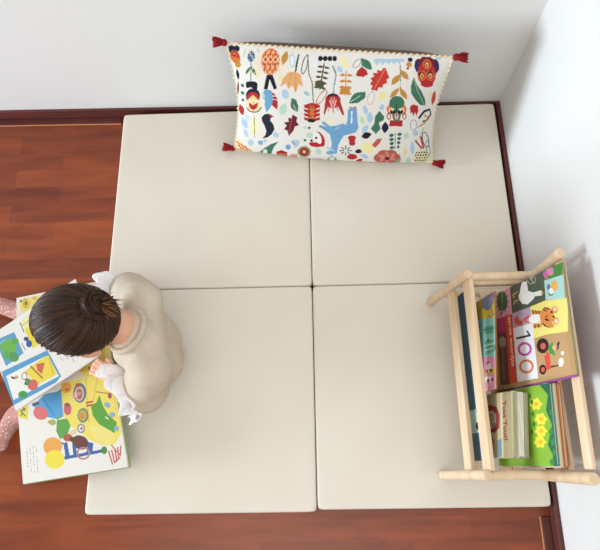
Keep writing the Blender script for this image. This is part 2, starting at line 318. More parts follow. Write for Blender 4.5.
#23232c 3339 166 3328 137 3304 135 3290 162 3301 190 3325 193
#23232c 3364 297 3266 288 3268 257 3366 265
#23232c 3288 274 3277 246 3253 244 3239 270 3250 298 3274 300
#23232c 3385 337 3311 397 3298 370 3372 310
#23232c 3326 389 3316 361 3292 359 3278 385 3289 413 3313 415
#23232c 3425 343 3420 439 3396 437 3401 341
#23232c 3431 444 3421 416 3397 414 3383 440 3394 468 3418 470
#23232c 3458 317 3524 390 3508 414 3442 342
#23232c 3542 408 3531 380 3507 378 3494 404 3504 432 3528 434
#23232c 3901 326 3898 287 3877 250 3840 221 3795 206 3751 209 3717 228 3699 260 3702 299 3724 336 3761 365 3805 380 3849 377 3883 358
#b3262a 3781 68 3769 15 3730 -30 3669 -59 3600 -65 3537 -48 3491 -10 3472 40 3485 92 3525 137 3585 165 3653 171 3716 154 3762 117
#b3262a 3946 -32 3947 -67 3930 -107 3896 -144 3853 -170 3810 -179 3774 -171 3754 -146 3753 -110 3771 -70 3805 -34 3847 -9 3890 1 3925 -7
#a9c4da 3849 181 3885 121 3924 71 3968 38 4016 25 4069 30 4125 45 4088 105 4049 155 4006 188 3958 200 3905 195
#d8e4b4 3719 1591 3709 1512 3708 1440 3725 1379 3761 1333 3815 1299 3878 1272 3888 1353 3887 1426 3870 1486 3834 1532 3781 1565
#a9c4da 3845 977 3901 997 3947 1025 3978 1065 3991 1119 3988 1184 3976 1256 3921 1236 3875 1208 3844 1169 3831 1116 3833 1050
#a9c4da 3805 1919 3800 1853 3803 1792 3818 1739 3849 1696 3892 1662 3942 1632 3947 1699 3944 1760 3928 1813 3898 1856 3855 1890
#a9c4da 3961 1422 4000 1468 4031 1517 4049 1570 4052 1628 4042 1690 4025 1754 3987 1709 3957 1661 3938 1608 3935 1551 3944 1488
#23232c 3838 826 3898 795 3954 778 4003 784 4042 819 4074 877 4101 948 4041 979 3985 996 3937 990 3898 956 3866 898
#ece0a4 3818 571 4125 699 4307 458 3999 327
#ece3b2 2794 1329 2837 1289 2880 1258 2925 1244 2971 1249 3018 1271 3066 1303 3023 1343 2980 1373 2935 1387 2890 1382 2842 1360
#41755a 3629 3393 3647 3305 3672 3224 3712 3159 3769 3111 3841 3080 3921 3057 3902 3148 3875 3229 3835 3293 3778 3340 3708 3371
#a9c4da 3958 3395 4742 3446 4741 3329 4667 3364 4629 3263 4550 3344 4492 3254 4413 3335 4354 3245 4277 3318 4202 3215 4122 3308 4048 3185 3984 3299
#c5352a 4280 3141 4350 2985 4409 2846 4339 2780 4368 2678 4266 2628 4260 2522 4150 2536 4128 2406 4033 2442 3963 2415 3985 2566 3908 2624 3971 2712 3910 2791 4010 2860 3965 2959 4088 2967 4060 3066 4186 3035 4213 3117
#e08a6a 4262 3088 4037 2487 4054 2477 4278 3079
#c9a89a 4065 2164 4047 2078 4065 2072 4083 2158
#c9a89a 4050 2089 4019 2018 4036 2007 4066 2078
#c9a89a 4025 2027 3986 1983 3999 1966 4038 2011
#c9a89a 3996 1989 3953 1980 3957 1958 4000 1967
#c9a89a 3967 1977 3929 2006 3919 1987 3958 1958
#c9a89a 3937 1995 3911 2055 3895 2045 3921 1985
#c9a89a 3914 2043 3903 2124 3885 2121 3896 2040
#c9a89a 3904 2113 3908 2202 3889 2204 3885 2115
#c9a89a 3906 2191 3925 2276 3907 2283 3889 2198
#c9a89a 3922 2266 3953 2335 3936 2346 3906 2277
#c9a89a 3947 2326 3986 2369 3973 2385 3934 2342
#c9a89a 3975 2363 4017 2372 4013 2393 3971 2384
#c9a89a 4004 2375 4041 2347 4050 2365 4013 2393
#c9a89a 4033 2358 4059 2299 4075 2309 4049 2367
#c9a89a 4056 2311 4068 2232 4086 2234 4074 2314
#c9a89a 4067 2243 4064 2154 4082 2152 4085 2240
#e6dfa0 4359 2444 4288 2420 4229 2388 4190 2340 4174 2275 4179 2195 4195 2105 4267 2130 4327 2163 4366 2212 4381 2277 4376 2357
#6f6f5c 4634 3269 4722 2528 4747 2530 4658 3270
#c08a35 4657 3106 4675 3029 4699 2959 4736 2903 4786 2863 4849 2837 4918 2820 4899 2899 4874 2969 4837 3025 4787 3064 4725 3089
#c08a35 4676 2967 4609 2938 4552 2902 4510 2852 4487 2788 4480 2709 4482 2623 4550 2652 4608 2690 4650 2740 4672 2805 4679 2882
#c08a35 4706 2554 4642 2524 4585 2486 4540 2437 4509 2373 4489 2298 4477 2214 4542 2246 4600 2284 4645 2335 4676 2398 4694 2473
#c08a35 4706 2554 4719 2472 4740 2396 4774 2331 4823 2279 4884 2239 4952 2206 4938 2290 4916 2367 4882 2432 4833 2483 4773 2522
#e0d0c0 4905 2679 4907 2607 4925 2605 4923 2678
#e0d0c0 4908 2618 4893 2554 4910 2547 4925 2610
#e0d0c0 4897 2565 4866 2520 4880 2505 4911 2550
#e0d0c0 4874 2527 4832 2509 4839 2489 4882 2507
#e0d0c0 4843 2509 4796 2521 4794 2501 4841 2489
#e0d0c0 4807 2516 4764 2555 4754 2539 4797 2499
#e0d0c0 4771 2546 4738 2606 4723 2596 4756 2536
#e0d0c0 4742 2595 4724 2666 4707 2662 4725 2591
#e0d0c0 4726 2655 4725 2727 4707 2729 4708 2657
#e0d0c0 4723 2717 4739 2779 4722 2787 4706 2724
#e0d0c0 4735 2769 4766 2813 4752 2827 4721 2783
#e0d0c0 4757 2806 4800 2823 4792 2843 4750 2825
#e0d0c0 4788 2823 4834 2811 4836 2831 4790 2843
#e0d0c0 4824 2817 4867 2778 4877 2794 4834 2832
#e0d0c0 4859 2787 4892 2728 4907 2738 4874 2797
#e0d0c0 4888 2739 4907 2668 4924 2672 4905 2743
#22263f 4956 3433 4953 3402 4938 3377 4913 3362 4883 3360 4854 3372 4831 3394 4820 3424 4822 3454 4838 3479 4863 3494 4893 3496 4922 3485 4944 3462
#c08a35 4951 3284 4948 3250 4931 3222 4903 3205 4870 3202 4837 3215 4813 3241 4800 3275 4803 3309 4820 3337 4848 3354 4881 3356 4913 3343 4938 3318
#c08a35 4848 3120 4938 3277 4909 3300 4819 3144
#b3262a 4886 3162 4885 3144 4877 3130 4865 3121 4849 3120 4834 3127 4823 3140 4817 3157 4818 3174 4826 3189 4838 3197 4854 3198 4868 3192 4880 3179
#3b2a5a 5246 3265 5250 3171 5230 3093 5190 3048 5138 3044 5084 3083 5040 3157 5014 3249 5012 3343 5032 3418 5072 3462 5123 3465 5175 3428 5219 3356
#3b2a5a 5656 3292 5664 3199 5649 3122 5616 3077 5570 3074 5522 3113 5480 3186 5453 3279 5447 3371 5462 3446 5495 3489 5540 3492 5588 3455 5629 3383
#6e2230 5537 3401 5527 3333 5475 3275 5390 3239 5290 3232 5195 3256 5124 3306 5092 3372 5103 3440 5156 3497 5240 3532 5339 3538 5432 3515 5503 3466
#b8262c 5611 3051 5616 2889 5570 2754 5482 2674 5370 2666 5257 2732 5166 2858 5116 3017 5116 3177 5164 3306 5251 3381 5359 3388 5468 3326 5558 3206
#b3262a 5594 2743 5585 2696 5543 2655 5476 2629 5398 2623 5324 2639 5270 2673 5245 2719 5255 2766 5297 2806 5363 2832 5440 2837 5514 2822 5568 2788
#d4622c 5448 3325 5449 3257 5426 3201 5385 3167 5333 3164 5282 3191 5241 3243 5218 3310 5218 3378 5241 3433 5282 3465 5333 3469 5384 3442 5425 3391
#6e2230 5408 3323 5409 3275 5395 3236 5368 3213 5335 3210 5301 3230 5274 3266 5259 3313 5258 3360 5273 3399 5299 3421 5332 3424 5365 3405 5392 3369
#e6b060 5386 3309 5387 3275 5377 3247 5360 3231 5337 3230 5314 3243 5295 3269 5284 3303 5284 3337 5293 3364 5311 3380 5334 3382 5357 3368 5375 3343
#b3262a 5360 3300 5361 3283 5357 3269 5348 3261 5338 3260 5327 3267 5318 3280 5313 3297 5312 3314 5317 3328 5325 3336 5335 3336 5346 3329 5355 3316
#d4622c 5362 2985 5362 2915 5339 2856 5297 2822 5244 2818 5192 2846 5150 2900 5127 2969 5128 3039 5152 3097 5194 3131 5246 3134 5297 3107 5339 3054
#6e2230 5321 2983 5321 2933 5307 2893 5280 2869 5246 2866 5212 2886 5184 2924 5169 2972 5169 3021 5183 3061 5210 3085 5244 3087 5278 3068 5305 3031
#e6b060 5299 2969 5299 2934 5290 2905 5271 2888 5248 2886 5225 2900 5206 2927 5195 2962 5195 2997 5204 3026 5223 3042 5246 3044 5269 3030 5288 3003
#b3262a 5272 2959 5273 2941 5268 2927 5260 2918 5249 2918 5238 2925 5229 2938 5224 2956 5224 2973 5228 2988 5236 2996 5247 2997 5258 2990 5267 2976
#d4622c 5586 3001 5587 2930 5564 2872 5523 2837 5470 2834 5418 2862 5375 2916 5352 2985 5352 3055 5375 3112 5416 3146 5468 3149 5520 3122 5562 3069
#6e2230 5545 2998 5546 2949 5532 2908 5505 2884 5471 2882 5437 2902 5409 2939 5393 2988 5392 3037 5407 3077 5433 3100 5467 3102 5501 3083 5529 3046
#e6b060 5523 2984 5524 2949 5514 2920 5496 2903 5473 2902 5450 2916 5431 2943 5419 2977 5419 3012 5428 3041 5446 3058 5469 3059 5492 3045 5511 3019
#b3262a 5497 2974 5497 2957 5493 2942 5485 2934 5474 2933 5463 2940 5454 2954 5448 2971 5448 2989 5452 3003 5460 3011 5471 3012 5482 3005 5491 2992
#23232c 5137 2998 5218 3144 5198 2942
#23232c 5361 3014 5438 3167 5567 3028 5447 3120
#6e2230 5171 3495 5418 3511 5412 3545 5166 3529
#41755a 5045 2911 5150 2691 5306 2491 5448 2243 5488 2047 5340 2058 5168 2222 5032 2407 4998 2638 5023 2827
#9cbfa6 5045 2851 5194 2476 5210 2483 5061 2857
#9cbfa6 5191 2482 5444 2057 5458 2068 5205 2493
#c5453a 5669 2560 5640 2483 5619 2404 5612 2323 5624 2238 5651 2151 5687 2062 5717 2143 5738 2223 5743 2306 5731 2389 5705 2475
#e6dfa0 5554 2509 5549 2469 5549 2430 5557 2394 5573 2360 5597 2329 5626 2300 5631 2340 5631 2379 5623 2416 5606 2449 5582 2480
#41755a 4909 2070 4903 1961 4856 1869 4777 1814 4682 1807 4590 1849 4521 1932 4487 2038 4495 2147 4543 2236 4621 2289 4714 2296 4804 2255 4874 2175
#d6c9a0 4490 2038 4917 2071 5004 1715 4503 1676
#b3262a 5285 1942 5283 1887 5259 1841 5219 1813 5170 1809 5122 1830 5085 1872 5066 1925 5069 1980 5093 2025 5133 2053 5182 2056 5229 2036 5266 1995
#a9c4da 3803 1941 3790 1889 3785 1840 3793 1799 3816 1766 3853 1741 3897 1721 3909 1775 3914 1824 3906 1865 3883 1897 3847 1921
#a9c4da 4278 2022 4266 1974 4260 1929 4267 1890 4287 1856 4319 1828 4358 1802 4370 1851 4375 1897 4368 1936 4348 1970 4316 1998
#41755a 3718 2069 3768 2107 3807 2149 3831 2198 3835 2254 3823 2316 3802 2382 3754 2345 3714 2304 3691 2256 3686 2200 3697 2137
#a9c4da 5696 3546 5693 3519 5673 3497 5640 3483 5601 3480 5564 3490 5536 3509 5523 3535 5527 3561 5547 3584 5580 3598 5618 3600 5655 3591 5683 3571
#e0642e 4979 1862 4970 1742 4909 1641 4809 1579 4689 1570 4575 1615 4489 1705 4449 1821 4462 1940 4524 2038 4623 2097 4739 2106 4851 2063 4937 1976
#e8dfc0 4931 1835 4927 1708 4881 1601 4802 1537 4706 1529 4612 1580 4540 1677 4503 1802 4510 1929 4557 2032 4635 2093 4729 2100 4821 2052 4893 1958
#41755a 4896 2036 4884 1972 4834 1918 4755 1884 4664 1877 4578 1899 4515 1944 4487 2005 4500 2068 4551 2121 4629 2154 4719 2161 4804 2140 4867 2095
#b3262a 4582 1484 4938 1512 4948 1299 4568 1282
#41755a 4854 1692 4855 1591 4833 1508 4791 1459 4737 1455 4683 1496 4640 1574 4616 1673 4616 1773 4639 1854 4681 1901 4733 1905 4786 1865 4829 1789
#d9a9a0 4800 1641 4801 1589 4790 1546 4769 1520 4743 1518 4716 1540 4694 1580 4681 1632 4681 1684 4692 1727 4713 1751 4739 1753 4766 1732 4788 1692
#23232c 4623 1766 4619 1713 4595 1690 4566 1709 4549 1760 4554 1812 4578 1835 4606 1816
#23232c 4697 1772 4693 1719 4670 1696 4641 1715 4623 1766 4628 1818 4651 1841 4680 1822
#23232c 4827 1782 4823 1729 4799 1706 4770 1725 4753 1776 4757 1828 4780 1851 4809 1832
#23232c 4900 1787 4897 1735 4873 1712 4844 1731 4827 1782 4831 1834 4854 1857 4883 1838
#23232c 4683 2002 4730 1630 4753 1632 4705 2004
#e0642e 4533 1858 4535 1800 4561 1799 4559 1857
#e0642e 4536 1816 4529 1764 4555 1757 4562 1808
#e0642e 4534 1781 4517 1743 4541 1726 4557 1764
#e0642e 4529 1757 4504 1741 4518 1713 4543 1729
#e0642e 4524 1743 4496 1755 4489 1725 4517 1713
#e0642e 4511 1742 4486 1777 4467 1757 4491 1723
#e0642e 4494 1762 4476 1811 4452 1800 4470 1750
#e0642e 4480 1796 4469 1853 4443 1848 4454 1791
#e0642e 4471 1838 4468 1895 4442 1896 4445 1838
#e0642e 4468 1880 4474 1930 4449 1938 4442 1887
#e0642e 4470 1914 4486 1951 4463 1968 4447 1931
#e0642e 4474 1937 4499 1953 4486 1981 4461 1965
#e0642e 4480 1952 4507 1940 4514 1969 4486 1981
#e0642e 4493 1952 4517 1918 4536 1937 4512 1971
#e0642e 4509 1933 4528 1884 4551 1895 4533 1944
#e0642e 4523 1899 4535 1842 4560 1847 4549 1904
#b3262a 4560 1630 4562 1578 4588 1577 4586 1629
#b3262a 4563 1595 4555 1549 4581 1540 4589 1586
#b3262a 4560 1565 4543 1531 4565 1512 4583 1546
#b3262a 4555 1545 4530 1530 4542 1500 4568 1515
#b3262a 4548 1532 4520 1542 4514 1510 4543 1500
#b3262a 4535 1531 4510 1561 4492 1539 4517 1508
#b3262a 4519 1546 4501 1590 4477 1577 4496 1533
#b3262a 4506 1574 4495 1625 4470 1620 4480 1568
#b3262a 4497 1609 4496 1661 4469 1662 4471 1611
#b3262a 4494 1645 4503 1690 4477 1699 4469 1654
#b3262a 4497 1674 4514 1708 4492 1726 4475 1693
#b3262a 4502 1694 4528 1709 4515 1738 4490 1724
#b3262a 4509 1707 4537 1697 4542 1728 4514 1738
#b3262a 4522 1708 4547 1678 4564 1700 4540 1730
#b3262a 4538 1693 4556 1649 4579 1662 4561 1706
#b3262a 4551 1665 4562 1614 4587 1620 4577 1671
#e0642e 4955 1890 4959 1833 4985 1832 4981 1890
#e0642e 4959 1849 4954 1797 4980 1790 4985 1841
#e0642e 4958 1813 4943 1776 4966 1760 4982 1797
#e0642e 4954 1790 4929 1774 4944 1746 4968 1762
#e0642e 4949 1776 4921 1788 4915 1758 4943 1746
#e0642e 4936 1775 4911 1810 4892 1790 4917 1756
#e0642e 4919 1795 4900 1844 4876 1833 4896 1783
#e0642e 4904 1829 4892 1886 4867 1881 4879 1824
#e0642e 4894 1870 4891 1928 4865 1928 4868 1871
#e0642e 4890 1912 4896 1962 4870 1970 4864 1919
#e0642e 4892 1947 4907 1984 4884 2000 4868 1963
#e0642e 4896 1969 4920 1985 4906 2013 4882 1997
#e0642e 4901 1984 4929 1972 4935 2001 4907 2013
#e0642e 4914 1984 4939 1950 4957 1970 4932 2003
#e0642e 4930 1965 4950 1917 4973 1928 4954 1976
#e0642e 4945 1932 4957 1875 4983 1880 4970 1937
#b3262a 4987 1664 4990 1612 5016 1611 5013 1663
#b3262a 4991 1629 4984 1583 5010 1574 5017 1620
#b3262a 4989 1599 4972 1565 4995 1546 5012 1580
#b3262a 4984 1579 4959 1564 4972 1535 4997 1549
#b3262a 4978 1566 4949 1576 4945 1545 4973 1535
#b3262a 4965 1565 4939 1595 4922 1573 4947 1543
#b3262a 4949 1580 4929 1624 4906 1611 4926 1567
#b3262a 4935 1608 4923 1659 4898 1654 4909 1602
#b3262a 4925 1643 4923 1694 4896 1696 4899 1644
#b3262a 4922 1678 4929 1724 4903 1733 4896 1687
#b3262a 4924 1708 4940 1741 4918 1759 4901 1726
#b3262a 4928 1728 4953 1742 4940 1771 4915 1757
#b3262a 4935 1740 4963 1731 4968 1761 4939 1771
#b3262a 4948 1741 4973 1711 4990 1733 4965 1763
#b3262a 4964 1726 4983 1683 5006 1696 4986 1739
#b3262a 4978 1699 4989 1648 5015 1653 5003 1704
#b3262a 5076 1982 5269 2042 5316 1865 5289 1680 5231 1813 5209 1664 5150 1807 5113 1735
#41755a 4248 1782 4398 1609 4395 1469 4270 1387 4350 1178 4235 972 4070 1155 4159 1355 4154 1590
#22263f 4456 1426 4411 1359 4379 1291 4370 1223 4387 1155 4428 1086 4483 1017 4529 1087 4561 1156 4569 1225 4551 1292 4510 1360
#23232c 3834 864 3896 825 3953 801 4005 803 4049 834 4086 891 4119 962 4058 1001 4001 1024 3950 1023 3906 992 3869 935
#a9c4da 3991 1717 3955 1648 3930 1580 3924 1514 3942 1448 3979 1384 4028 1320 4064 1391 4089 1460 4094 1527 4077 1592 4039 1655
#a9c4da 3846 964 3901 997 3948 1036 3981 1085 3997 1146 3998 1217 3992 1293 3937 1261 3891 1223 3858 1175 3842 1114 3840 1043
#b5d3bd 3759 1559 3749 1500 3747 1445 3756 1395 3780 1352 3815 1316 3858 1282 3868 1343 3870 1399 3860 1448 3837 1491 3801 1527
#a9c4da 3849 1843 3835 1798 3827 1755 3830 1715 3846 1680 3873 1648 3906 1617 3920 1663 3927 1706 3924 1746 3908 1782 3881 1813
#a9c4da 4215 1916 4232 1872 4251 1836 4275 1815 4304 1810 4337 1820 4372 1838 4355 1882 4336 1918 4312 1939 4283 1944 4250 1934
#ece0a4 3841 534 3991 650 4187 461 4281 312 4067 240 3858 327
#c2544c 4157 562 4292 802 4426 829 4385 658 4266 468
#3f6b5c 4758 991 4723 1011 4692 1023 4664 1021 4642 1002 4625 970 4610 929 4644 909 4676 897 4704 899 4726 918 4743 950
#3f6b5c 4834 997 4867 972 4897 956 4924 953 4947 968 4967 997 4984 1035 4952 1060 4922 1076 4895 1078 4872 1064 4852 1035
#3f6b5c 4776 843 4743 863 4712 876 4685 873 4665 855 4649 822 4635 781 4669 760 4700 748 4726 750 4747 769 4763 802
#3f6b5c 4853 850 4881 822 4908 803 4931 799 4951 812 4967 840 4982 876 4954 903 4928 922 4905 926 4885 913 4869 886
#3f6b5c 4795 693 4762 714 4732 726 4707 724 4687 705 4673 672 4661 631 4694 610 4724 598 4749 600 4769 619 4783 652
#3f6b5c 4873 700 4896 670 4918 648 4937 642 4954 653 4968 679 4981 714 4957 745 4936 766 4916 772 4900 761 4886 735
#3f6b5c 4814 541 4782 562 4752 574 4728 572 4710 554 4697 520 4687 479 4719 458 4748 445 4773 447 4791 466 4804 500
#3f6b5c 4892 548 4910 515 4927 491 4942 483 4956 492 4968 517 4979 551 4961 583 4944 607 4929 616 4916 606 4904 582
#3f6b5c 4780 1048 4834 461 4854 461 4799 1048
#b85a4c 5065 143 5057 64 5015 -4 4945 -46 4863 -54 4785 -25 4726 33 4698 110 4707 190 4751 257 4819 297 4900 305 4978 277 5037 220
#b85a4c 4976 -5 4967 -86 4924 -155 4854 -197 4771 -205 4692 -176 4633 -117 4606 -39 4615 42 4659 110 4729 151 4810 159 4888 131 4947 72
#b85a4c 4759 -25 4750 -106 4706 -175 4635 -218 4552 -225 4473 -196 4414 -137 4388 -59 4398 22 4443 90 4513 132 4595 139 4673 111 4731 53
#b85a4c 4634 104 4625 24 4581 -44 4510 -86 4427 -94 4349 -65 4291 -6 4265 71 4275 151 4320 218 4390 259 4472 266 4549 239 4607 181
#b85a4c 4726 251 4717 172 4673 105 4603 63 4521 56 4443 84 4386 142 4359 218 4370 297 4414 364 4483 404 4564 411 4641 384 4699 327
#b85a4c 4940 270 4932 191 4889 124 4820 83 4738 75 4660 104 4602 162 4575 238 4584 316 4628 382 4696 423 4777 430 4854 402 4912 346
#d08472 4932 64 4926 36 4902 11 4865 -5 4822 -9 4782 0 4752 20 4740 47 4746 76 4770 100 4807 116 4849 120 4889 111 4919 91
#d08472 4748 -139 4726 -144 4695 -127 4663 -90 4636 -43 4619 7 4615 50 4626 76 4648 81 4678 64 4710 28 4737 -20 4755 -70 4759 -113
#d08472 4480 -96 4464 -72 4459 -29 4464 23 4481 74 4504 115 4530 137 4553 136 4569 112 4575 71 4569 19 4553 -33 4530 -74 4504 -96
#d08472 4401 150 4408 179 4432 203 4469 219 4512 222 4552 214 4581 194 4593 167 4587 139 4563 114 4525 99 4483 95 4443 104 4414 123
#d08472 4586 348 4608 353 4638 337 4669 302 4696 255 4713 206 4717 165 4707 139 4684 134 4654 151 4623 186 4596 233 4579 282 4575 323
#d08472 4848 306 4865 283 4871 242 4866 191 4851 140 4828 100 4803 78 4780 79 4764 102 4758 144 4763 195 4778 245 4800 285 4826 307
#5a2626 4733 87 4731 54 4716 26 4692 9 4663 7 4636 19 4615 43 4605 75 4608 108 4623 135 4647 152 4675 154 4702 142 4723 118
#8fa88f 5089 119 5033 89 4984 52 4950 3 4931 -61 4927 -138 4930 -223 4987 -192 5036 -154 5070 -104 5088 -40 5092 36
#b5d3bd 5149 1097 5099 1078 5060 1052 5036 1016 5033 967 5046 908 5069 843 5119 863 5159 889 5182 926 5185 975 5172 1033
#a9c4da 5307 813 5291 717 5284 622 5292 528 5318 435 5360 345 5410 254 5426 355 5432 452 5423 547 5397 638 5356 727
#e8d09a 5149 545 5123 491 5106 437 5104 385 5120 334 5152 284 5193 235 5219 290 5236 344 5238 397 5222 448 5190 497
#b5d3bd 5280 190 5256 125 5242 64 5246 8 5271 -42 5313 -86 5366 -127 5390 -61 5403 1 5398 57 5374 106 5332 150
#a9c4da 5444 1098 5444 1051 5426 1012 5396 988 5359 985 5322 1003 5293 1038 5278 1084 5279 1130 5297 1169 5327 1192 5364 1195 5400 1178 5429 1143
#26304a 5395 1584 5515 1846 5462 1888 5341 1626
#26304a 5488 1817 5661 1907 5631 1973 5458 1883
#22263f 5616 1936 5687 1765 5720 1780 5649 1951
#22263f 5685 1800 5605 1570 5640 1547 5720 1777
#22263f 5623 1592 5488 1529 5505 1485 5641 1548
#c08a35 5409 1287 5603 1455 5579 1494 5385 1327
#c08a35 5602 1452 5648 1660 5611 1678 5565 1470
#c08a35 5642 1675 5502 1767 5488 1727 5628 1636
#9aa0a4 5339 1386 5343 1306 5366 1304 5362 1384
#9aa0a4 5344 1320 5332 1250 5354 1240 5367 1311
#9aa0a4 5337 1264 5309 1213 5328 1195 5356 1246
#9aa0a4 5319 1224 5279 1203 5290 1176 5330 1197
#9aa0a4 5294 1204 5248 1218 5245 1190 5291 1176
#9aa0a4 5262 1209 5219 1254 5206 1233 5248 1188
#9aa0a4 5228 1241 5195 1308 5176 1295 5209 1228
#9aa0a4 5200 1294 5180 1373 5159 1368 5178 1288
#9aa0a4 5183 1358 5179 1439 5156 1440 5160 1360
#9aa0a4 5178 1424 5191 1494 5168 1503 5156 1433
#9aa0a4 5186 1480 5214 1529 5195 1547 5167 1498
#9aa0a4 5203 1519 5243 1539 5233 1565 5193 1545
#9aa0a4 5228 1537 5273 1524 5276 1551 5231 1564
#9aa0a4 5260 1533 5302 1489 5315 1510 5273 1553
#9aa0a4 5293 1502 5326 1436 5345 1448 5312 1514
#9aa0a4 5321 1450 5341 1371 5363 1377 5343 1455
#a8bfa8 5567 1294 5489 1031 5518 1013 5596 1277
#3c4f68 5773 913 5811 792 5837 801 5798 921
#3c4f68 5807 809 5826 698 5853 700 5834 811
#3c4f68 5825 717 5820 631 5847 623 5852 709
#3c4f68 5826 651 5796 605 5818 580 5848 626
#3c4f68 5815 614 5764 622 5765 587 5816 579
#3c4f68 5782 613 5722 669 5708 642 5767 585
#3c4f68 5733 655 5674 748 5654 728 5713 635
#3c4f68 5682 733 5630 847 5607 833 5659 719
#3c4f68 5636 831 5599 951 5574 943 5611 823
#3c4f68 5603 935 5586 1044 5559 1042 5576 933
#3c4f68 5586 1025 5592 1109 5565 1116 5559 1033
#3c4f68 5586 1089 5616 1133 5595 1157 5564 1113
#3c4f68 5597 1124 5647 1117 5647 1150 5597 1158
#3c4f68 5630 1126 5688 1071 5702 1098 5644 1152
#3c4f68 5677 1085 5736 995 5755 1014 5697 1104
#3c4f68 5727 1010 5779 897 5802 911 5750 1023
#6b8f7a 5875 574 5910 447 5933 453 5898 580
#6b8f7a 5907 460 5929 347 5952 350 5930 463
#6b8f7a 5927 362 5931 278 5955 275 5951 359
#6b8f7a 5934 297 5917 257 5939 239 5956 279
#6b8f7a 5939 264 5902 286 5895 258 5931 236
#6b8f7a 5916 273 5872 343 5854 326 5898 256
#6b8f7a 5879 330 5833 435 5812 423 5859 318
#6b8f7a 5838 422 5795 547 5773 538 5816 413
#6b8f7a 5799 534 5764 660 5742 654 5776 528
#6b8f7a 5768 646 5747 757 5724 754 5745 644
#6b8f7a 5749 742 5745 822 5722 825 5725 745
#6b8f7a 5742 804 5759 842 5738 860 5721 822
#6b8f7a 5738 836 5773 815 5781 841 5746 862
#6b8f7a 5761 827 5803 760 5820 776 5778 844
#6b8f7a 5796 773 5842 671 5862 682 5816 784
#6b8f7a 5836 684 5880 561 5901 569 5858 692
#b8323a 5503 984 5682 516 5731 540 5551 1006
#b8323a 5377 807 5635 502 5669 551 5411 855
#e6d9a8 5909 90 5883 -59 5817 -169 5724 -216 5624 -190 5537 -97 5480 43 5466 202 5495 348 5561 453 5651 497 5748 473 5834 385 5892 248
#23232c 5485 393 5491 361 5503 341 5521 338 5544 346 5537 377 5525 397 5507 401
#23232c 5563 400 5570 368 5581 348 5599 345 5622 353 5615 384 5604 404 5586 408
#23232c 5641 407 5648 375 5659 355 5677 352 5700 360 5693 391 5682 411 5664 415
#23232c 5719 414 5726 382 5738 362 5756 359 5778 367 5771 398 5760 418 5742 422
#23232c 5797 420 5804 389 5816 369 5834 365 5856 374 5849 405 5837 425 5819 428
#23232c 5473 287 5480 255 5491 234 5509 231 5532 239 5526 271 5514 291 5496 295
#23232c 5552 294 5559 262 5570 242 5588 238 5611 246 5604 278 5593 298 5575 302
#23232c 5630 301 5637 269 5649 249 5667 245 5690 253 5683 285 5671 305 5653 309
#23232c 5709 308 5716 276 5727 256 5745 252 5768 260 5761 292 5749 312 5731 316
#23232c 5787 315 5794 283 5806 263 5824 259 5847 267 5839 299 5828 319 5810 323
#23232c 5533 186 5539 154 5551 133 5569 130 5592 138 5585 170 5574 190 5556 194
#23232c 5612 193 5618 161 5630 140 5648 137 5671 145 5664 177 5653 197 5634 201
#23232c 5690 200 5697 168 5709 148 5727 144 5750 152 5743 184 5731 205 5713 208
#23232c 5769 207 5776 175 5788 155 5806 151 5829 159 5822 191 5810 212 5792 215
#23232c 5848 214 5855 182 5867 162 5885 158 5908 167 5901 199 5889 219 5870 222
#23232c 5521 78 5528 45 5540 25 5558 21 5581 29 5574 62 5563 82 5544 86
#23232c 5601 85 5608 52 5619 32 5638 28 5661 36 5654 69 5642 89 5624 93
#23232c 5680 92 5687 60 5699 39 5717 35 5740 44 5733 76 5721 97 5703 100
#23232c 5759 99 5766 67 5778 46 5796 43 5819 51 5812 83 5800 104 5782 108
#23232c 5838 107 5845 74 5857 54 5875 50 5898 58 5891 91 5879 111 5861 115
#23232c 5582 -25 5589 -58 5600 -79 5619 -82 5642 -74 5635 -41 5623 -20 5605 -17
#23232c 5661 -18 5668 -50 5680 -71 5699 -75 5722 -67 5715 -34 5703 -13 5684 -9
#23232c 5741 -10 5748 -43 5760 -64 5778 -68 5801 -59 5794 -26 5782 -6 5764 -2
#23232c 5820 -3 5828 -36 5839 -56 5858 -60 5881 -52 5874 -19 5862 2 5843 5
#23232c 5900 4 5907 -28 5919 -49 5937 -53 5960 -44 5953 -12 5941 9 5923 13
#23232c 5570 -135 5577 -168 5589 -189 5608 -193 5631 -185 5624 -152 5612 -131 5594 -127
#23232c 5651 -128 5658 -161 5669 -182 5688 -186 5711 -177 5704 -144 5692 -123 5674 -119
#23232c 5730 -120 5738 -154 5750 -174 5768 -178 5791 -170 5784 -137 5772 -116 5754 -112
#23232c 5810 -113 5818 -146 5830 -167 5848 -171 5871 -162 5864 -129 5852 -108 5833 -105
#23232c 5890 -106 5897 -139 5909 -159 5928 -163 5951 -155 5944 -122 5932 -101 5913 -97
#e8dcc8 6105 50 6101 3 6075 -37 6031 -62 5978 -67 5926 -51 5887 -17 5867 28 5871 76 5898 115 5942 140 5994 145 6045 129 6085 95
#a9c4da 5453 520 5447 499 5428 493 5410 505 5407 527 5421 542 5441 539
#b5d3bd 5690 348 5685 327 5665 320 5647 333 5644 355 5657 371 5678 368
#e6dfa0 5931 174 5925 153 5906 146 5888 158 5884 181 5897 197 5918 194
#a9c4da 5619 -54 5613 -76 5593 -83 5575 -70 5571 -47 5585 -31 5606 -34
#b5d3bd 5748 453 5743 432 5724 425 5705 438 5702 460 5715 475 5736 472
#e6dfa0 5988 280 5982 259 5963 252 5945 265 5941 287 5954 303 5975 300
#a9c4da 5678 54 5672 33 5653 26 5635 39 5631 62 5645 77 5666 74
#b5d3bd 5922 -125 5916 -147 5897 -154 5878 -141 5874 -117 5888 -101 5909 -104
#e6dfa0 5497 336 5492 315 5472 308 5454 321 5451 343 5465 359 5485 356
#a9c4da 5737 162 5731 140 5712 133 5694 146 5690 169 5704 185 5724 181"""
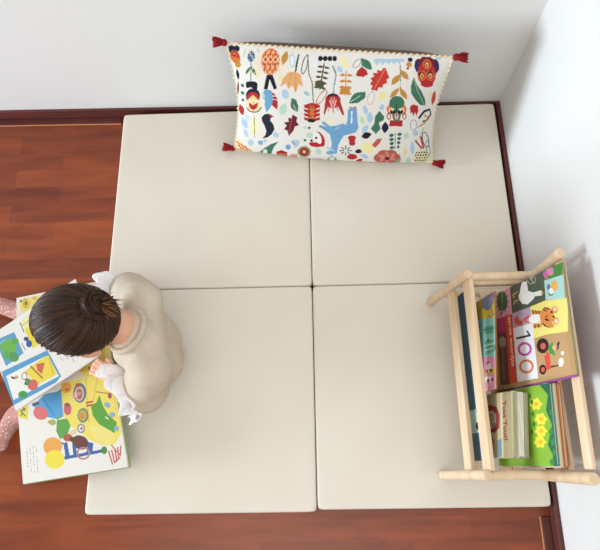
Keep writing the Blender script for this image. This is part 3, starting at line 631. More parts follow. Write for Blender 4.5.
ART['words'] = """#b8925e -1703 -162 -272 4092 3018 3429 2575 -803
#e59aae -360 -313 -254 321 -174 974 706 941 561 -304
#4d5a46 -167 973 -106 2295 698 2239 669 948
#3f8a3c -100 2278 -71 2962 336 2837 231 2256
#a9d6d0 225 2257 286 2895 813 2843 677 2227
#b49ab4 669 948 691 1680 1126 1621 1060 926
#efe276 688 1669 687 2226 822 2936 1528 2802 1448 2129 1439 1594
#38603c 327 815 428 775 497 699 521 601 496 500 423 415 319 364 203 359 99 399 29 478 7 579 37 680 111 763 214 810
#38603c 275 581 357 881 335 885 252 584
#38603c 266 571 483 806 473 834 257 599
#38603c 260 570 554 680 556 716 262 607
#38603c 256 572 553 527 562 565 266 610
#38603c 254 576 475 385 492 421 271 611
#38603c 252 584 337 294 361 319 276 608
#38603c 256 599 177 285 201 283 279 597
#38603c 266 609 45 361 55 332 275 581
#38603c 272 611 -28 492 -31 455 270 574
#38603c 275 609 -24 647 -35 609 266 570
#38603c 278 605 56 787 38 752 261 570
#38603c 279 597 191 875 168 851 256 572
#7a9a5c -8 618 529 531 538 563 1 650
#4c3a28 510 518 578 432 603 475 535 562
#e9e6e4 17 1466 51 1637 298 1652 387 1835 412 2105 481 2157 538 2109 489 1873 553 1778 606 1569 536 1377 398 1281 300 1268 244 1338 126 1388
#c9c6c8 93 1471 373 1512 377 1535 96 1493
#c9c6c8 90 1589 322 1596 327 1619 95 1611
#e0a050 448 2045 473 2180 521 2150
#d99a3c 184 1252 208 1046 240 1068 215 1273
#d99a3c 214 1041 308 1061 314 1108 220 1088
#d99a3c 392 1252 388 1082 420 1095 424 1265
#d99a3c 389 1078 464 1030 484 1075 409 1123
#b9bdb0 55 1805 103 1831 102 1851 54 1825
#b9bdb0 96 1828 138 1838 141 1860 98 1849
#b9bdb0 130 1838 162 1831 169 1852 137 1859
#b9bdb0 154 1837 169 1811 182 1828 168 1853
#b9bdb0 167 1825 162 1786 177 1788 182 1828
#b9bdb0 166 1800 142 1754 153 1745 178 1791
#b9bdb0 149 1764 110 1720 118 1705 156 1750
#b9bdb0 118 1727 71 1689 75 1671 122 1709
#b9bdb0 79 1694 30 1668 31 1647 80 1674
#b9bdb0 38 1671 -6 1660 -8 1638 36 1649
#b9bdb0 3 1660 -29 1667 -37 1645 -5 1638
#b9bdb0 -22 1661 -37 1688 -50 1670 -36 1644
#b9bdb0 -35 1673 -28 1713 -44 1711 -50 1670
#b9bdb0 -33 1699 -8 1745 -19 1754 -45 1708
#b9bdb0 -15 1735 24 1780 16 1795 -22 1750
#b9bdb0 16 1772 63 1810 59 1828 12 1790
#b9bdb0 81 1944 122 1942 128 1963 86 1965
#b9bdb0 115 1943 149 1930 158 1951 124 1964
#b9bdb0 143 1934 164 1911 176 1929 155 1953
#b9bdb0 160 1921 163 1890 179 1900 175 1931
#b9bdb0 166 1906 151 1873 163 1866 179 1899
#b9bdb0 159 1885 128 1857 133 1840 164 1868
#b9bdb0 137 1862 96 1843 97 1822 137 1842
#b9bdb0 104 1845 60 1836 57 1815 101 1824
#b9bdb0 67 1837 25 1839 19 1817 61 1815
#b9bdb0 32 1837 -2 1850 -11 1829 23 1816
#b9bdb0 4 1846 -17 1870 -29 1851 -8 1827
#b9bdb0 -13 1859 -16 1891 -32 1881 -28 1849
#b9bdb0 -19 1874 -3 1908 -15 1915 -32 1882
#b9bdb0 -12 1896 19 1924 14 1941 -17 1913
#b9bdb0 11 1918 52 1938 51 1958 11 1938
#b9bdb0 44 1935 88 1944 91 1965 47 1956
#b9bdb0 -2 1876 25 1856 35 1876 9 1896
#b9bdb0 20 1862 37 1833 51 1850 33 1879
#b9bdb0 34 1843 40 1808 56 1820 49 1854
#b9bdb0 41 1822 33 1787 48 1788 56 1822
#b9bdb0 40 1801 19 1773 28 1760 49 1789
#b9bdb0 29 1782 0 1764 1 1744 30 1762
#b9bdb0 9 1768 -24 1763 -28 1741 5 1746
#b9bdb0 -17 1763 -49 1771 -56 1750 -24 1741
#b9bdb0 -42 1768 -69 1788 -80 1768 -53 1748
#b9bdb0 -64 1782 -81 1811 -95 1794 -77 1765
#b9bdb0 -78 1802 -84 1837 -100 1825 -94 1791
#b9bdb0 -85 1823 -77 1858 -92 1857 -100 1822
#b9bdb0 -83 1844 -63 1872 -72 1884 -92 1856
#b9bdb0 -72 1863 -43 1880 -45 1900 -74 1883
#b9bdb0 -52 1877 -19 1881 -16 1903 -48 1898
#b9bdb0 -27 1882 5 1873 12 1894 -19 1903
#d887a2 123 2608 160 2588 181 2547 183 2493 165 2437 130 2389 86 2359 40 2354 3 2374 -18 2416 -19 2471 0 2527 35 2574 79 2603
#d454a0 124 2412 144 2399 155 2371 154 2333 141 2293 119 2259 92 2237 66 2232 45 2246 34 2274 35 2312 48 2352 71 2386 97 2408
#d454a0 193 2384 206 2376 213 2360 214 2339 207 2317 194 2298 178 2286 161 2284 148 2292 141 2308 141 2329 148 2351 161 2370 177 2382
#b98aa0 89 2609 110 2600 124 2583 128 2562 121 2541 105 2523 82 2513 57 2513 35 2522 21 2539 17 2560 24 2581 41 2599 64 2609
#f0b030 475 2673 523 2653 555 2617 566 2571 552 2524 517 2486 467 2464 412 2463 363 2483 330 2520 321 2567 335 2613 371 2651 421 2672
#56606a 530 2326 623 2368 621 2405 529 2363
#56606a 630 2381 631 2498 603 2489 601 2371
#6f6a9a 439 2437 469 2426 490 2405 497 2378 489 2352 468 2331 438 2319 404 2319 374 2331 353 2352 346 2378 354 2405 375 2426 406 2437
#c05a6a 365 2343 409 2423 396 2434 352 2354
#e6eef0 550 2519 577 2506 593 2480 597 2447 587 2412 565 2383 536 2366 505 2363 478 2376 462 2402 458 2436 468 2471 490 2499 519 2516
#c8503c 803 1030 760 1159 924 1222 865 1582 937 1580 964 1392 1010 1585 1030 1204 947 1006
#d9b8c0 802 1253 1039 1366 1038 1398 801 1286
#e08a34 1122 1967 1129 1814 1109 1673 1065 1574 1007 1539 946 1575 896 1675 866 1817 862 1971 884 2106 928 2198 984 2230 1042 2196 1091 2102
#f4efe6 1118 1831 1101 1719 1065 1623 1018 1564 969 1552 928 1593 904 1676 901 1784 920 1896 956 1988 1002 2044 1050 2054 1089 2016 1114 1937
#e08a34 1111 2435 1193 2396 1247 2319 1265 2217 1240 2111 1178 2021 1090 1966 993 1958 909 1998 854 2080 839 2184 867 2290 931 2377 1018 2428
#e08a34 996 2585 1027 2569 1047 2535 1051 2490 1040 2444 1014 2404 979 2380 942 2375 911 2392 891 2427 887 2472 900 2519 926 2558 960 2581
#f3c8b8 979 2559 999 2549 1011 2527 1014 2499 1006 2469 990 2444 968 2428 945 2425 925 2436 913 2458 911 2487 919 2516 935 2541 957 2556
#e08a34 1244 2569 1275 2553 1296 2522 1302 2481 1292 2439 1268 2403 1235 2382 1199 2379 1167 2394 1147 2426 1141 2467 1151 2509 1175 2544 1209 2566
#f3d8c8 1245 2544 1264 2534 1277 2514 1281 2488 1274 2460 1259 2437 1238 2423 1216 2421 1196 2431 1183 2451 1180 2478 1187 2505 1202 2528 1223 2542
#e08a34 1305 2399 1325 2385 1337 2355 1338 2315 1329 2271 1310 2234 1285 2210 1260 2204 1240 2218 1228 2249 1227 2290 1237 2333 1256 2370 1280 2394
#e08a34 764 1684 886 2020 960 2033 857 1696
#e08a34 1127 1704 1160 1997 1244 1982 1200 1664
#4a2c1a 858 2085 943 2189 928 2217 843 2114
#4a2c1a 838 2130 928 2302 907 2320 816 2149
#4a2c1a 1165 1978 1253 2109 1235 2133 1147 2003
#4a2c1a 1236 2048 1322 2230 1300 2247 1214 2066
#4a2c1a 787 1713 881 1728 886 1771 792 1755
#4a2c1a 814 1819 908 1834 912 1876 819 1861
#4a2c1a 854 1922 937 1926 943 1968 860 1964
#4a2c1a 1120 1738 1215 1734 1223 1776 1128 1781
#4a2c1a 1141 1855 1230 1857 1236 1899 1147 1896
#2a1a12 1005 2419 1014 2413 1019 2400 1019 2381 1014 2362 1005 2345 994 2335 983 2332 974 2338 969 2352 969 2370 974 2390 983 2406 994 2417
#2a1a12 1124 2462 1135 2456 1141 2443 1141 2424 1137 2405 1127 2389 1115 2378 1103 2376 1093 2382 1087 2396 1086 2414 1091 2434 1100 2450 1112 2460
#2a1a12 1162 2258 1166 2245 1163 2219 1152 2188 1136 2156 1118 2130 1101 2116 1090 2116 1085 2130 1089 2155 1099 2187 1116 2219 1134 2244 1150 2258
#c05a28 1065 2250 1078 2242 1086 2223 1086 2198 1080 2172 1068 2149 1052 2134 1036 2131 1023 2139 1016 2158 1015 2183 1022 2210 1034 2233 1050 2247
#c4365a 650 275 671 653 1089 639 1028 248
#6b4236 1019 250 1080 703 2348 608 2325 186
#a59a8c 1309 588 1368 562 1410 512 1426 446 1413 377 1373 319 1314 284 1247 279 1187 304 1145 356 1130 423 1145 492 1186 549 1244 583
#8a5c44 1374 374 2231 317 2240 401 1388 460
#b0508c 793 269 757 519 948 528 950 326
#d9472c 648 657 683 946 2328 885 2330 573
#e9e8ea 1037 925 1078 1685 2350 1659 2328 885
#c39a68 1454 1666 1516 2734 2421 2759 2322 1664
#2c2c34 1333 1018 1368 1568 1320 1560 1282 1008
#2c2c34 1347 1568 1203 1469 1213 1414 1357 1514
#c440a4 1636 1479 1704 1442 1730 1525 1663 1561
#c440a4 1678 1468 1727 1389 1770 1456 1722 1533
#c440a4 1711 1430 1733 1321 1788 1361 1765 1469
#c440a4 1730 1371 1723 1248 1779 1256 1786 1378
#c440a4 1732 1300 1695 1181 1746 1154 1783 1274
#c440a4 1716 1227 1656 1130 1693 1072 1754 1170
#c440a4 1685 1164 1610 1104 1628 1023 1703 1084
#c440a4 1644 1120 1565 1108 1559 1016 1639 1029
#c440a4 1598 1102 1529 1140 1500 1052 1570 1014
#c440a4 1555 1114 1506 1195 1460 1125 1509 1043
#c440a4 1521 1153 1500 1264 1444 1223 1465 1111
#c440a4 1503 1214 1512 1338 1455 1330 1445 1206
#c440a4 1502 1286 1540 1404 1490 1430 1451 1312
#c440a4 1519 1359 1580 1453 1543 1508 1483 1414
#c440a4 1550 1420 1625 1477 1608 1553 1534 1497
#c440a4 1591 1462 1668 1473 1673 1559 1597 1548
#dd7a38 2040 1476 2109 1439 2133 1521 2064 1557
#dd7a38 2083 1464 2134 1385 2175 1451 2124 1529
#dd7a38 2118 1425 2143 1315 2195 1355 2169 1464
#dd7a38 2139 1365 2134 1240 2190 1248 2194 1372
#dd7a38 2142 1291 2109 1170 2160 1144 2193 1265
#dd7a38 2128 1217 2070 1118 2108 1061 2166 1160
#dd7a38 2098 1152 2024 1091 2044 1011 2118 1073
#dd7a38 2057 1107 1979 1095 1975 1004 2054 1016
#dd7a38 2011 1089 1941 1127 1915 1040 1986 1002
#dd7a38 1967 1101 1916 1183 1872 1115 1924 1032
#dd7a38 1932 1142 1907 1255 1853 1214 1877 1101
#dd7a38 1911 1205 1917 1330 1861 1323 1855 1197
#dd7a38 1909 1279 1944 1399 1894 1424 1858 1305
#dd7a38 1924 1354 1982 1449 1945 1504 1887 1409
#dd7a38 1954 1416 2027 1474 2009 1550 1936 1493
#dd7a38 1995 1459 2072 1470 2074 1556 1998 1545
#2a2428 1706 2152 1775 2119 1822 2051 1839 1962 1822 1867 1773 1787 1703 1738 1624 1730 1554 1765 1506 1835 1491 1927 1510 2021 1560 2099 1630 2145
#d85a44 1694 2048 1724 2033 1744 2003 1751 1963 1743 1922 1722 1887 1691 1865 1658 1862 1628 1877 1608 1907 1602 1947 1610 1989 1631 2023 1661 2044
#2a2428 2205 1974 2251 1953 2284 1912 2298 1858 2290 1803 2261 1757 2217 1729 2166 1725 2119 1746 2086 1788 2073 1842 2082 1898 2111 1943 2155 1970
#d85a44 2196 1919 2219 1908 2236 1887 2243 1861 2239 1833 2224 1810 2202 1796 2177 1794 2154 1805 2137 1826 2130 1853 2135 1880 2149 1903 2171 1917
#e0492e 1895 1954 1869 2147 2209 2128 2226 1982
#e0492e 1805 2013 1912 2067 1904 2125 1797 2070
#3f9a3c 1721 2125 1641 2294 1812 2281 1961 2326 1865 2129
#e6b48a 1789 2370 1812 2360 1827 2340 1834 2315 1829 2289 1814 2267 1791 2254 1767 2253 1744 2263 1728 2283 1722 2308 1727 2334 1742 2356 1764 2369
#2a2428 1740 2490 1759 2471 1771 2450 1774 2430 1767 2417 1753 2411 1733 2416 1712 2429 1693 2448 1682 2469 1679 2489 1685 2502 1700 2508 1719 2503
#2a2428 1792 2387 1773 2492 1858 2417
#3a2a22 2185 2128 2192 2386 2161 2383 2153 2124
#f0ece8 2148 2549 2184 2524 2209 2488 2218 2449 2208 2415 2182 2392 2144 2386 2103 2396 2066 2422 2041 2459 2033 2498 2043 2531 2070 2554 2107 2560
#f0ece8 1952 2605 1969 2596 1981 2580 1986 2558 1982 2535 1970 2517 1953 2505 1934 2503 1916 2512 1904 2529 1900 2551 1904 2573 1916 2592 1933 2603"""
ART['animals'] = """#e2c21c -1151 -946 -39 2544 2544 2394 2183 -907
#8fd0c6 153 -930 868 2491 1743 2441 1247 -918
#e29ab8 1218 -918 1721 2442 2718 2384 2404 -904
#7f82a0 252 1419 335 1387 385 1301 394 1179 359 1041 286 916 187 829 84 799 -1 834 -52 925 -58 1053 -18 1191 57 1312 154 1393
#7f82a0 124 1561 163 1540 184 1482 181 1399 155 1307 112 1223 58 1165 6 1145 -34 1168 -54 1228 -50 1313 -23 1406 21 1488 73 1543
#7f82a0 -37 1000 -56 805 8 852 26 1045
#7f82a0 235 1004 198 784 258 809 294 1028
#7f82a0 369 1309 567 1426 573 1490 376 1374
#7f82a0 544 1440 583 1246 617 1294 578 1487
#7f82a0 600 1315 506 1181 516 1130 610 1265
#8f92b0 241 1511 286 1496 316 1457 323 1402 307 1340 270 1285 219 1248 165 1236 119 1251 89 1291 82 1348 100 1410 137 1464 188 1500
#5fae8e 758 955 818 1445 1024 1460 946 974
#3f8a6c 830 848 924 1516 892 1505 796 836
#5fae8e 1123 945 1160 1432 1471 1443 1471 1019
#e0f0e6 1243 962 1283 1445 1257 1433 1216 948
#e0f0e6 1361 983 1392 1441 1366 1428 1333 968
#20483a 1151 1216 1163 1208 1170 1189 1170 1161 1164 1130 1152 1102 1138 1083 1123 1076 1111 1084 1104 1104 1104 1132 1111 1163 1122 1190 1137 1209
#3f8a6c 1405 1622 1433 1612 1453 1587 1460 1551 1452 1513 1433 1478 1404 1454 1372 1447 1344 1457 1325 1482 1318 1518 1326 1557 1346 1591 1374 1614
#b0365a 1708 1232 1726 1221 1737 1192 1739 1151 1731 1105 1716 1063 1696 1035 1675 1025 1657 1036 1646 1066 1644 1108 1651 1154 1667 1195 1687 1223
#e2b41c 1937 1546 1966 1515 1981 1429 1978 1305 1958 1164 1924 1036 1884 946 1844 914 1814 948 1800 1039 1804 1169 1826 1310 1860 1434 1900 1517
#f4e6e0 1817 1296 1862 1284 1895 1251 1909 1205 1902 1155 1874 1109 1831 1079 1782 1069 1736 1082 1703 1115 1689 1161 1698 1212 1726 1257 1768 1287
#3a2030 1892 1372 1905 1362 1913 1333 1914 1293 1907 1248 1895 1208 1879 1180 1862 1170 1849 1181 1841 1209 1840 1250 1847 1295 1860 1335 1876 1363
#b0365a 1865 1124 1879 1116 1888 1093 1890 1060 1884 1024 1873 992 1857 969 1841 962 1827 970 1818 993 1816 1026 1822 1062 1834 1095 1849 1116
#f4e6e0 2112 1419 2142 1392 2159 1318 2160 1210 2145 1089 2115 978 2078 901 2039 874 2009 903 1992 981 1992 1093 2009 1215 2038 1322 2075 1394
#8a2040 2112 1196 2132 1188 2146 1165 2151 1133 2147 1097 2133 1066 2113 1044 2091 1036 2070 1045 2056 1068 2051 1100 2056 1136 2070 1168 2090 1189
#8a2040 2112 1419 2132 1411 2146 1389 2151 1358 2147 1323 2133 1293 2114 1271 2092 1264 2072 1273 2058 1295 2053 1327 2057 1361 2071 1392 2090 1412"""
ART['toot'] = """#d9c69a -446 -339 -180 2067 1705 1994 1775 -307
#f1e8bc -75 978 -93 1446 1484 1407 1457 1025
#cdb68a -98 262 -75 978 1470 990 1499 263
#7c98a0 1087 820 1049 1011 1449 1025 1459 837
#a83a3a 281 301 256 570 317 828 513 948 802 930 912 749 889 340
#d4c8c4 416 355 390 644 505 805 735 802 813 641 791 355
#d9a25a 614 722 661 675 691 610 700 539 684 476 648 434 597 421 542 441 495 489 465 556 457 627 474 689 511 730 561 741
#b48a5a 736 816 761 806 780 778 790 737 788 691 776 650 754 622 728 612 703 622 684 651 674 692 676 738 689 779 710 807
#c98a5a 1006 519 1128 688 1098 756 977 589
#c98a5a 1089 674 1252 590 1265 675 1103 758
#b48a6a 1041 565 1066 550 1086 509 1097 449 1096 382 1083 321 1062 278 1036 263 1010 278 991 321 980 382 982 449 994 509 1016 551"""
ART['green'] = """#86b82a -1004 -1012 -260 3578 1977 3207 2095 -1315
#1f6a48 -332 1728 -247 2311 1906 2175 1811 1915 1508 1959 1301 1830 893 2017 565 1871 253 1981 7 1749
#f0dc1e 424 1731 492 1681 522 1572 498 1454 432 1383 353 1394 301 1481 299 1603 348 1701
#e2b414 416 1648 436 1638 451 1615 457 1584 455 1551 443 1522 424 1503 403 1499 382 1509 367 1532 361 1563 364 1597 376 1625 395 1644
#f0dc1e 428 1778 455 1747 450 1694 418 1671 391 1702 396 1756
#f0dc1e 512 1689 539 1658 535 1604 503 1581 475 1613 479 1666
#f0dc1e 505 1527 533 1495 529 1440 496 1417 468 1448 473 1503
#f0dc1e 413 1440 441 1408 436 1352 403 1328 375 1360 380 1416
#f0dc1e 320 1511 347 1479 342 1424 309 1400 281 1432 286 1488
#f0dc1e 313 1673 341 1642 335 1588 302 1565 275 1596 280 1650
#f0dc1e 756 1850 824 1801 855 1694 835 1579 772 1510 695 1521 642 1606 637 1725 683 1821
#e2b414 750 1769 770 1759 785 1736 792 1706 790 1674 779 1646 762 1628 741 1623 721 1633 706 1656 699 1686 701 1719 712 1747 730 1764
#f0dc1e 759 1895 786 1865 783 1813 752 1792 724 1822 728 1874
#f0dc1e 843 1808 870 1778 867 1726 836 1704 809 1734 812 1786
#f0dc1e 840 1650 868 1619 865 1566 834 1543 806 1574 809 1628
#f0dc1e 752 1566 780 1534 777 1480 745 1457 717 1488 721 1543
#f0dc1e 660 1635 688 1604 684 1551 652 1528 624 1559 628 1613
#f0dc1e 649 1794 677 1763 673 1710 642 1688 614 1719 618 1772
#f0dc1e 1008 1814 1076 1765 1109 1659 1091 1544 1030 1475 954 1485 899 1571 893 1689 936 1785
#e2b414 1004 1733 1024 1723 1039 1701 1047 1670 1045 1638 1035 1610 1018 1592 997 1587 977 1597 962 1620 954 1651 956 1683 966 1711 983 1729
#f0dc1e 1010 1859 1038 1829 1035 1778 1005 1756 977 1786 980 1838
#f0dc1e 1094 1772 1122 1742 1120 1690 1090 1668 1062 1698 1064 1751
#f0dc1e 1095 1614 1123 1584 1121 1530 1091 1507 1062 1538 1065 1592
#f0dc1e 1009 1530 1038 1499 1035 1445 1004 1421 976 1453 978 1507
#f0dc1e 916 1600 945 1569 942 1515 911 1492 882 1523 885 1577
#f0dc1e 903 1758 931 1727 928 1675 898 1652 870 1683 873 1735
#f0dc1e 1236 1749 1305 1700 1339 1593 1324 1478 1264 1408 1188 1419 1132 1504 1124 1623 1165 1719
#e2b414 1234 1667 1253 1657 1269 1635 1277 1605 1276 1572 1266 1544 1249 1526 1229 1521 1209 1531 1194 1554 1186 1585 1187 1617 1197 1645 1213 1663
#f0dc1e 1237 1794 1265 1764 1264 1712 1234 1690 1206 1721 1208 1773
#f0dc1e 1323 1707 1351 1677 1350 1625 1320 1602 1292 1633 1293 1685
#f0dc1e 1326 1549 1355 1518 1354 1464 1324 1441 1295 1472 1296 1526
#f0dc1e 1242 1464 1271 1433 1269 1378 1239 1355 1210 1386 1212 1441
#f0dc1e 1149 1534 1177 1503 1175 1449 1145 1425 1116 1457 1118 1511
#f0dc1e 1133 1692 1161 1662 1160 1609 1129 1586 1101 1617 1103 1670
#3f7a26 216 1422 272 1390 267 1341 206 1324 151 1356 156 1406
#3f7a26 356 1474 411 1442 406 1393 347 1376 292 1409 296 1457
#3f7a26 621 1472 676 1440 673 1392 614 1375 559 1407 563 1456
#3f7a26 840 1477 895 1445 892 1397 834 1380 779 1412 782 1460
#3f7a26 1009 1384 1064 1353 1062 1304 1004 1287 949 1319 952 1368
#3f8a3a -4 2193 51 2156 57 2089 10 2043 -55 2053 -88 2110 -66 2173
#3f8a3a 214 2224 269 2187 276 2122 231 2076 166 2086 132 2143 154 2204
#3f8a3a 429 2255 483 2219 492 2154 447 2109 384 2118 349 2175 369 2236
#3f8a3a 628 2132 683 2095 692 2029 649 1983 585 1993 550 2050 569 2112
#3f8a3a 839 2163 894 2127 904 2062 862 2016 799 2026 763 2082 781 2144
#3f8a3a 1039 2040 1094 2003 1106 1937 1064 1891 1001 1900 964 1958 982 2020
#3f8a3a 1246 2072 1301 2036 1313 1971 1273 1925 1210 1934 1173 1991 1189 2052
#3f8a3a 1450 2104 1504 2068 1517 2003 1478 1958 1417 1967 1379 2023 1394 2084
#3f8a3a 1650 1982 1705 1945 1719 1880 1681 1834 1619 1843 1581 1900 1595 1962"""
